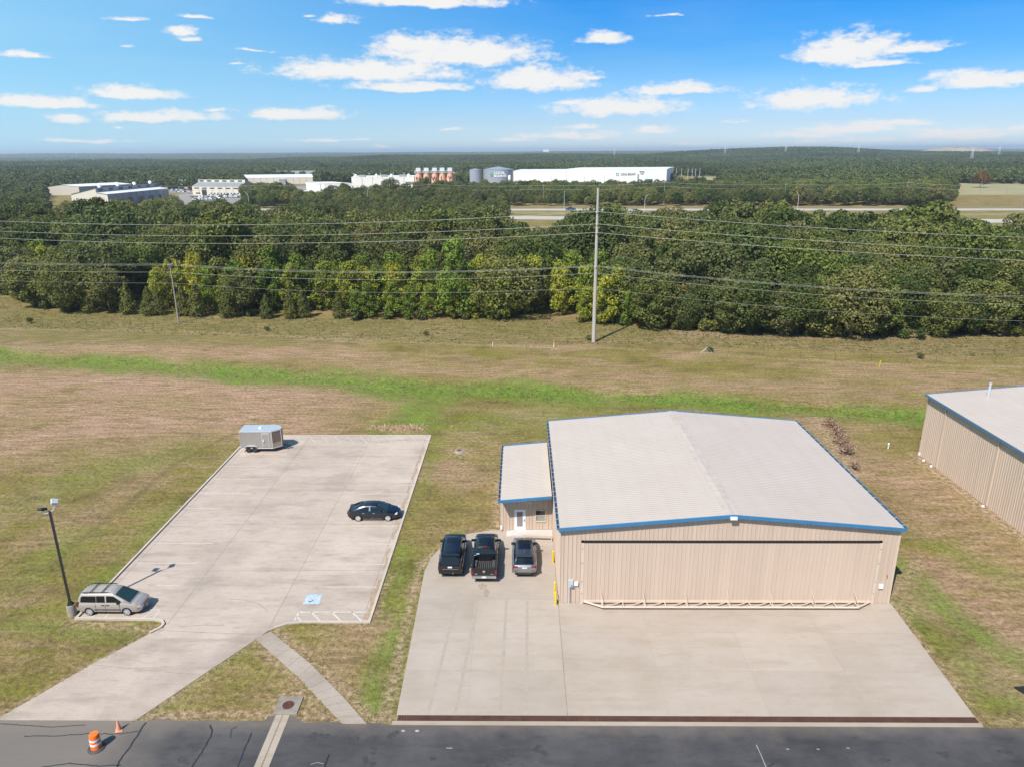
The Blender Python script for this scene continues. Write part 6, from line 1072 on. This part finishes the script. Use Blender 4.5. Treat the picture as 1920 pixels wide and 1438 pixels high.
k.box('brake_light', REDL_, -.80, -.68, -.16, .16, 1.86, 1.92); k.box('window_sticker', pmat('pale blue sticker', (.35,.6,.75), .5, var=0), -.985, -.97, .45, .68, 1.36, 1.46)
k.mirrors(1.2, 1.36, .36, BLACKP); k.seams((-.75,.15,1.3), .6, 1.24); k.handles((-.5,.35), 1.08, BLACKP)
# grey SUV
b_ = ground_at(983.5,1082.5); g = Car('suv', 'silver grey SUV with dark glass roof parked beside the guard rail', b_.x+.0, b_.y+2.42, R(90), 4.92, 2.0,
 [(-2.46,.98),(-2.38,1.08),(1.0,1.06),(1.4,1.04),(2.1,.96),(2.35,.86),(2.46,.7)], [(-2.46,.5),(-2.2,.30),(2.15,.27),(2.46,.4)], [(-2.46,.84),(-2.3,.95),(-1.5,1.0),(1.6,.99),(2.15,.92),(2.38,.78),(2.46,.6)], [(-2.36,1.1),(-2.1,1.5),(-1.85,1.66),(-1.4,1.71),(-.2,1.755),(.35,1.72),(.6,1.64),(1.6,1.05)], .33, GRAYP, (-1.5,1.48), .38, belt=1.07)
g.greenhouse(GRAYD, .045); g.sheet(.64, 1.5, WSG, 'windscreen', .07); g.sheet(-2.32, -1.88, TINT, 'rear_window', .08); g.sheet(-1.05, .3, TINT, 'glass_roof', .17, .012)
g.sidewin([(-2.0,1.16),(-1.15,1.13),(-1.15,1.58),(-1.75,1.52)]); g.sidewin([(-1.08,1.13),(-.2,1.13),(-.2,1.6),(-1.08,1.58)]); g.sidewin([(-.1,1.13),(1.0,1.12),(.6,1.45),(.35,1.57),(-.1,1.6)])
for y in (-.66, .66): g.box('roof_rail', CHR, -1.7, .25, y-.02, y+.02, 1.70, 1.75)
g.box('shark_fin', GRAYP, -1.55, -1.4, -.03, .03, 1.75, 1.83); g.mirrors(.85, 1.12, .22, TRIMB); g.seams((-1.1,-.15,.9), .4, 1.05); g.handles((-.85,.1), .92, CHR)
for sg in (-1, 1): g.box('tail_light', REDL_, -2.475, -2.2, min(sg*.52, sg*.93), max(sg*.52, sg*.93), .93, 1.05); g.box('reflector', REDL_, -2.49, -2.44, min(sg*.55, sg*.8), max(sg*.55, sg*.8), .62, .67); g.box('exhaust', CHR, -2.5, -2.42, min(sg*.5, sg*.7), max(sg*.5, sg*.7), .36, .44)
g.box('licence_plate', PLATE, -2.485, -2.465, -.2, .2, .84, .96); g.box('bumper', pmat('dark bumper', (.03,.03,.032), .5), -2.5, -2.38, -.75, .75, .34, .5); g.box('rear_spoiler', GRAYD, -2.12, -1.84, -.62, .62, 1.68, 1.72)
# enclosed cargo trailer
TRLP = pmat('beige grey trailer skin', (.30,.265,.24), .4, .15, var=.05, scale=1.2, stretch=(1,1,.3), coat=.2); TRLF = pmat('bronze trailer nose', (.19,.14,.11), .4, .2, var=.06); TALU = pmat('trailer aluminium', (.62,.62,.62), .35, .4, var=.05); TROOF = pmat('aluminium roof', (.50,.53,.57), .35, .35, var=.06)
b_ = ground_at(451,848); t = thing('cargo_trailer', 'beige enclosed cargo trailer with V nose and twin axle in the lot corner', 'trailer', (b_.x+.1, b_.y+1.0, .03), R(1)); t.scale = (.86, 1, 1); LB, WB, ZB, ZT = 4.15, 2.0, .48, 2.5; nx_ = .95
foot = [(0,-WB/2),(LB,-WB/2),(LB+nx_,-.28),(LB+nx_,.28),(LB,WB/2),(0,WB/2)]; n = 6; mb = MB(); mb.add([(x,y,ZB) for x, y in foot]+[(x,y,ZT) for x, y in foot], [tuple(range(6))[::-1], (6,7,8,9,10,11), (0,1,7,6), (4,5,11,10), (5,0,6,11)]); mb.add([(x,y,z) for x, y in foot[1:5] for z in (ZB, ZT)], [(0,2,3,1),(2,4,5,3),(4,6,7,5)], 1); body = mb.build('body', [TRLP, TRLF], t)
rf = MB().prism([(x*1.0+(-.04 if x == 0 else .03), y*1.02) for x, y in foot], ZT, ZT+.05); rf.build('roof', TROOF, t)
ed = MB()
for i in range(6): a, b = foot[i], foot[(i+1)%6]; ed.bar((a[0],a[1],ZT-.02),(b[0],b[1],ZT-.02),.06,.12); ed.bar((a[0],a[1],ZB+.02),(b[0],b[1],ZB+.02),.05,.09)
for x, y in foot: ed.bar((x,y,ZB),(x,y,ZT),.05)
ed.build('edge_trim', TALU, t); m = MB(); m.add([(LB+.02,-WB/2-.012,ZB+.02),(LB+nx_,-.29,ZB+.02),(LB+nx_,-.29,ZB+.62),(LB+.02,-WB/2-.012,ZB+.62)], [(0,1,2,3)]); m.build('stone_guard', pmat('tan stone guard', (.40,.30,.22), .45, .2), t)
dm = MB(); y = -WB/2-.02
for q in ((2.85,2.91,.62,2.22),(3.72,3.78,.62,2.22),(2.85,3.78,2.2,2.28)): dm.box(q[0],q[1],y-.02,y+.02,q[2],q[3])
d = dm.build('door_frame', TALU, t); MB().box(2.91,3.72,y-.005,y+.01,.62,2.2).build('side_door', TRLP, t); MB().box(2.98,3.08,y-.05,y,1.28,1.56).build('door_latch', WHITE, t); MB().box(3.08,3.22,y-.05,y-.02,1.24,1.28).build('door_handle', BLK, t)
vn = MB().box(2.2,2.58,-.2,.2,ZT+.05,ZT+.14); vn.build('roof_vent', WHITE, t)
fd = MB(); prof = [(-.82,.0),(-.72,.26),(-.5,.38),(.5,.38),(.72,.26),(.82,.0)]
for (a, b), (c, dd) in zip(prof[:-1], prof[1:]): fd.add([(1.38+a,-WB/2-.2,.47+b),(1.38+c,-WB/2-.2,.47+dd),(1.38+c,-WB/2,.47+dd),(1.38+a,-WB/2,.47+b)], [(0,1,2,3)]); fd.add([(1.38+a,-WB/2-.2,.43+b),(1.38+c,-WB/2-.2,.43+dd),(1.38+c,-WB/2-.2,.47+dd),(1.38+a,-WB/2-.2,.47+b)], [(0,1,2,3)])
fd.build('mudguard', TALU, t)
class _W(Car):
    def __init__(s, t, W): s.t = t; s.W = W
w_ = _W(t, WB+.22); w_.wheels((.98,1.80), .34)
for r_ in w_.rims: r_.data.materials[0] = ALLOYD
fr_ = MB()
for sg in (-1, 1): fr_.bar((LB-.2, sg*.7, .42), (LB+nx_+1.0, 0, .42), .09)
fr_.bar((.2,-.6,.4),(LB,-.6,.4),.1); fr_.bar((.2,.6,.4),(LB,.6,.4),.1); fr_.build('tongue_frame', BLK, t)
m = MB().tube([(LB+nx_+.62,.0,.02),(LB+nx_+.62,0,.85)], .04, 8); m.box(LB+nx_+.54,LB+nx_+.70,-.1,.1,0,.05); m.bar((LB+nx_+.62,-.18,.85),(LB+nx_+.62,.05,.85),.04); m.build('tongue_jack', BLK, t); m = MB().tube([(LB+nx_+.3,.2,.55),(LB+nx_+.3,.2,.85)], .1, 10); m.build('propane_bottle', pmat('grey bottle', (.2,.21,.22), .5), t)
for r_ in s.rims+v.rims: pass
for r_ in u.rims+k.rims: r_.data.materials[0] = ALLOYD
# pickup on the far highway
def small_car(kind, col, proto={}):
    key = (kind, col)
    if key in proto: return proto[key]
    pm_ = bpy.data.materials.get('far paint '+col) or pmat('far paint '+col, FARC_[col], .35, .2, var=0, coat=.5)
    prof = {'sedan': [(-2.25,.55),(-2.2,.95),(-1.6,1.0),(-1.0,1.4),(.4,1.42),(1.15,.98),(2.1,.85),(2.25,.55)], 'suv': [(-2.3,.6),(-2.25,1.6),(-2.0,1.75),(.5,1.75),(1.2,1.1),(2.2,1.0),(2.3,.6)], 'pickup': [(-2.8,.6),(-2.75,1.15),(-.9,1.15),(-.7,1.8),(.8,1.8),(1.4,1.15),(2.7,1.05),(2.8,.6)]}[kind]; mb = MB(); P = prof+[(prof[-1][0], .32), (prof[0][0], .32)]; n = len(P); W_ = .9
    tp = lambda z: W_-max(0, z-1.0)*.25
    mb.add([(x, -tp(z), z) for x, z in P]+[(x, tp(z), z) for x, z in P], [tuple(range(n))[::-1], tuple(range(n, 2*n))]+[(i, (i+1)%n, n+(i+1)%n, n+i) for i in range(n)])
    h = max(z for x, z in prof); xw = {'sedan': (-1.2,.7,1.06,1.34), 'suv': (-2.05,.75,1.12,1.62), 'pickup': (-.65,1.0,1.22,1.68)}[kind]
    for sg in (-1, 1): y = sg*(tp((xw[2]+xw[3])/2)+.03); mb.box(xw[0], xw[1], min(y, y-.02*sg), max(y, y-.02*sg), xw[2], xw[3], 1)
    q = {'sedan': ((.45,1.40),(1.12,1.0)), 'suv': ((.55,1.72),(1.15,1.14)), 'pickup': ((.85,1.77),(1.36,1.18))}[kind]; (a, b), (c, d) = q; mb.add([(a+.05,-.68,b),(c+.05,-.78,d),(c+.05,.78,d),(a+.05,.68,b)], [(0,1,2,3)], 1)
    for x in (-1.35,1.35): 
        for sg in (-1, 1): mb.lathe([(.001,-.1),(.32,-.1),(.32,.1),(.001,.1)], c=(x, sg*.85, .32), n=12, axis='y', mi=2)
    o = mb.build('parked_car', [pm_, TINT, TYRE]); bpy.data.objects.remove(o) if False else None; proto[key] = o; return o
FARC_ = {'white': (.7,.7,.7), 'silver': (.45,.46,.47), 'black': (.012,.012,.013), 'grey': (.12,.125,.13), 'blue': (.03,.07,.18), 'red': (.32,.025,.02), 'tan': (.35,.3,.24)}
used = set()
def put_car(kind, col, x, y, rz, label, group, name='parked_car', z=.07):
    pr = small_car(kind, col); o = pr if (kind, col) not in used else pr.copy()
    if (kind, col) in used: C.objects.link(o)
    used.add((kind, col)); o.location = (x, y, z); o.rotation_euler = (0, 0, rz); o.name = name; tag(o, label, 'car', group); return o
p = AT(1071, 420); put_car('pickup', 'blue', p.x, p.y, R(180), 'dark blue pickup driving along the far highway', None, 'pickup_truck', .16)
p = AT(1189, 412); put_car('suv', 'silver', p.x, p.y, R(175), 'silver vehicle half hidden by treetops on the highway', None, 'driving_car', .16)
cols = ['white','silver','black','grey','blue','red','white','silver','black','white']
def lot_rows(rows, group, where):
    for (xa, ya, xb, yb, n) in rows:
        A, B = Vector(G2(xa, ya)), Vector(G2(xb, yb)); d = (B-A); a = math.atan2(d.y, d.x)
        for i in range(n):
            if rng.random() < .12: continue
            c = A+d*((i+.5)/n); col = cols[rng.integers(len(cols))]; put_car(('sedan','suv','pickup')[rng.choice(3, p=[.45,.4,.15])], col, c.x, c.y, a+R(90)+(math.pi if rng.random() < .5 else 0), f'small {col} car parked in the {where}', f'{col} cars in the {where}')
lot_rows([(358,372.5,398,372,13),(362,376,420,375,17),(392,369.5,448,368.3,19),(405,372.5,455,371,15)], '', 'far lot before the cream office')
lot_rows([(568,367,608,366.5,14),(566,364.2,607,363.5,15),(572,361.5,610,361,14),(578,359,612,358.5,12)], '', 'far lot beside the white annexe block')
lot_rows([(322,359,360,358.5,10),(330,361.5,358,361,7)], '', 'far lot behind the clerestory workshop')
p = AT(538, 600); 
# ---------------------------------------------------------------- the air
def haze():
    m = bpy.data.materials.new('haze'); m.use_nodes = True; nt = m.node_tree; nt.nodes.clear(); o = nt.nodes.new('ShaderNodeOutputMaterial'); v = nt.nodes.new('ShaderNodeVolumePrincipled'); v.inputs['Color'].default_value = (.76,.88,1.0,1); v.inputs['Density'].default_value = HAZE; v.inputs['Anisotropy'].default_value = .2; nt.links.new(v.outputs[0], o.inputs['Volume'])
    b = MB().box(-17000, 17000, -450, 17000, -40, 82).build('haze', m); tag(b, kind='stuff')
HAZE = 1.25e-4
haze()
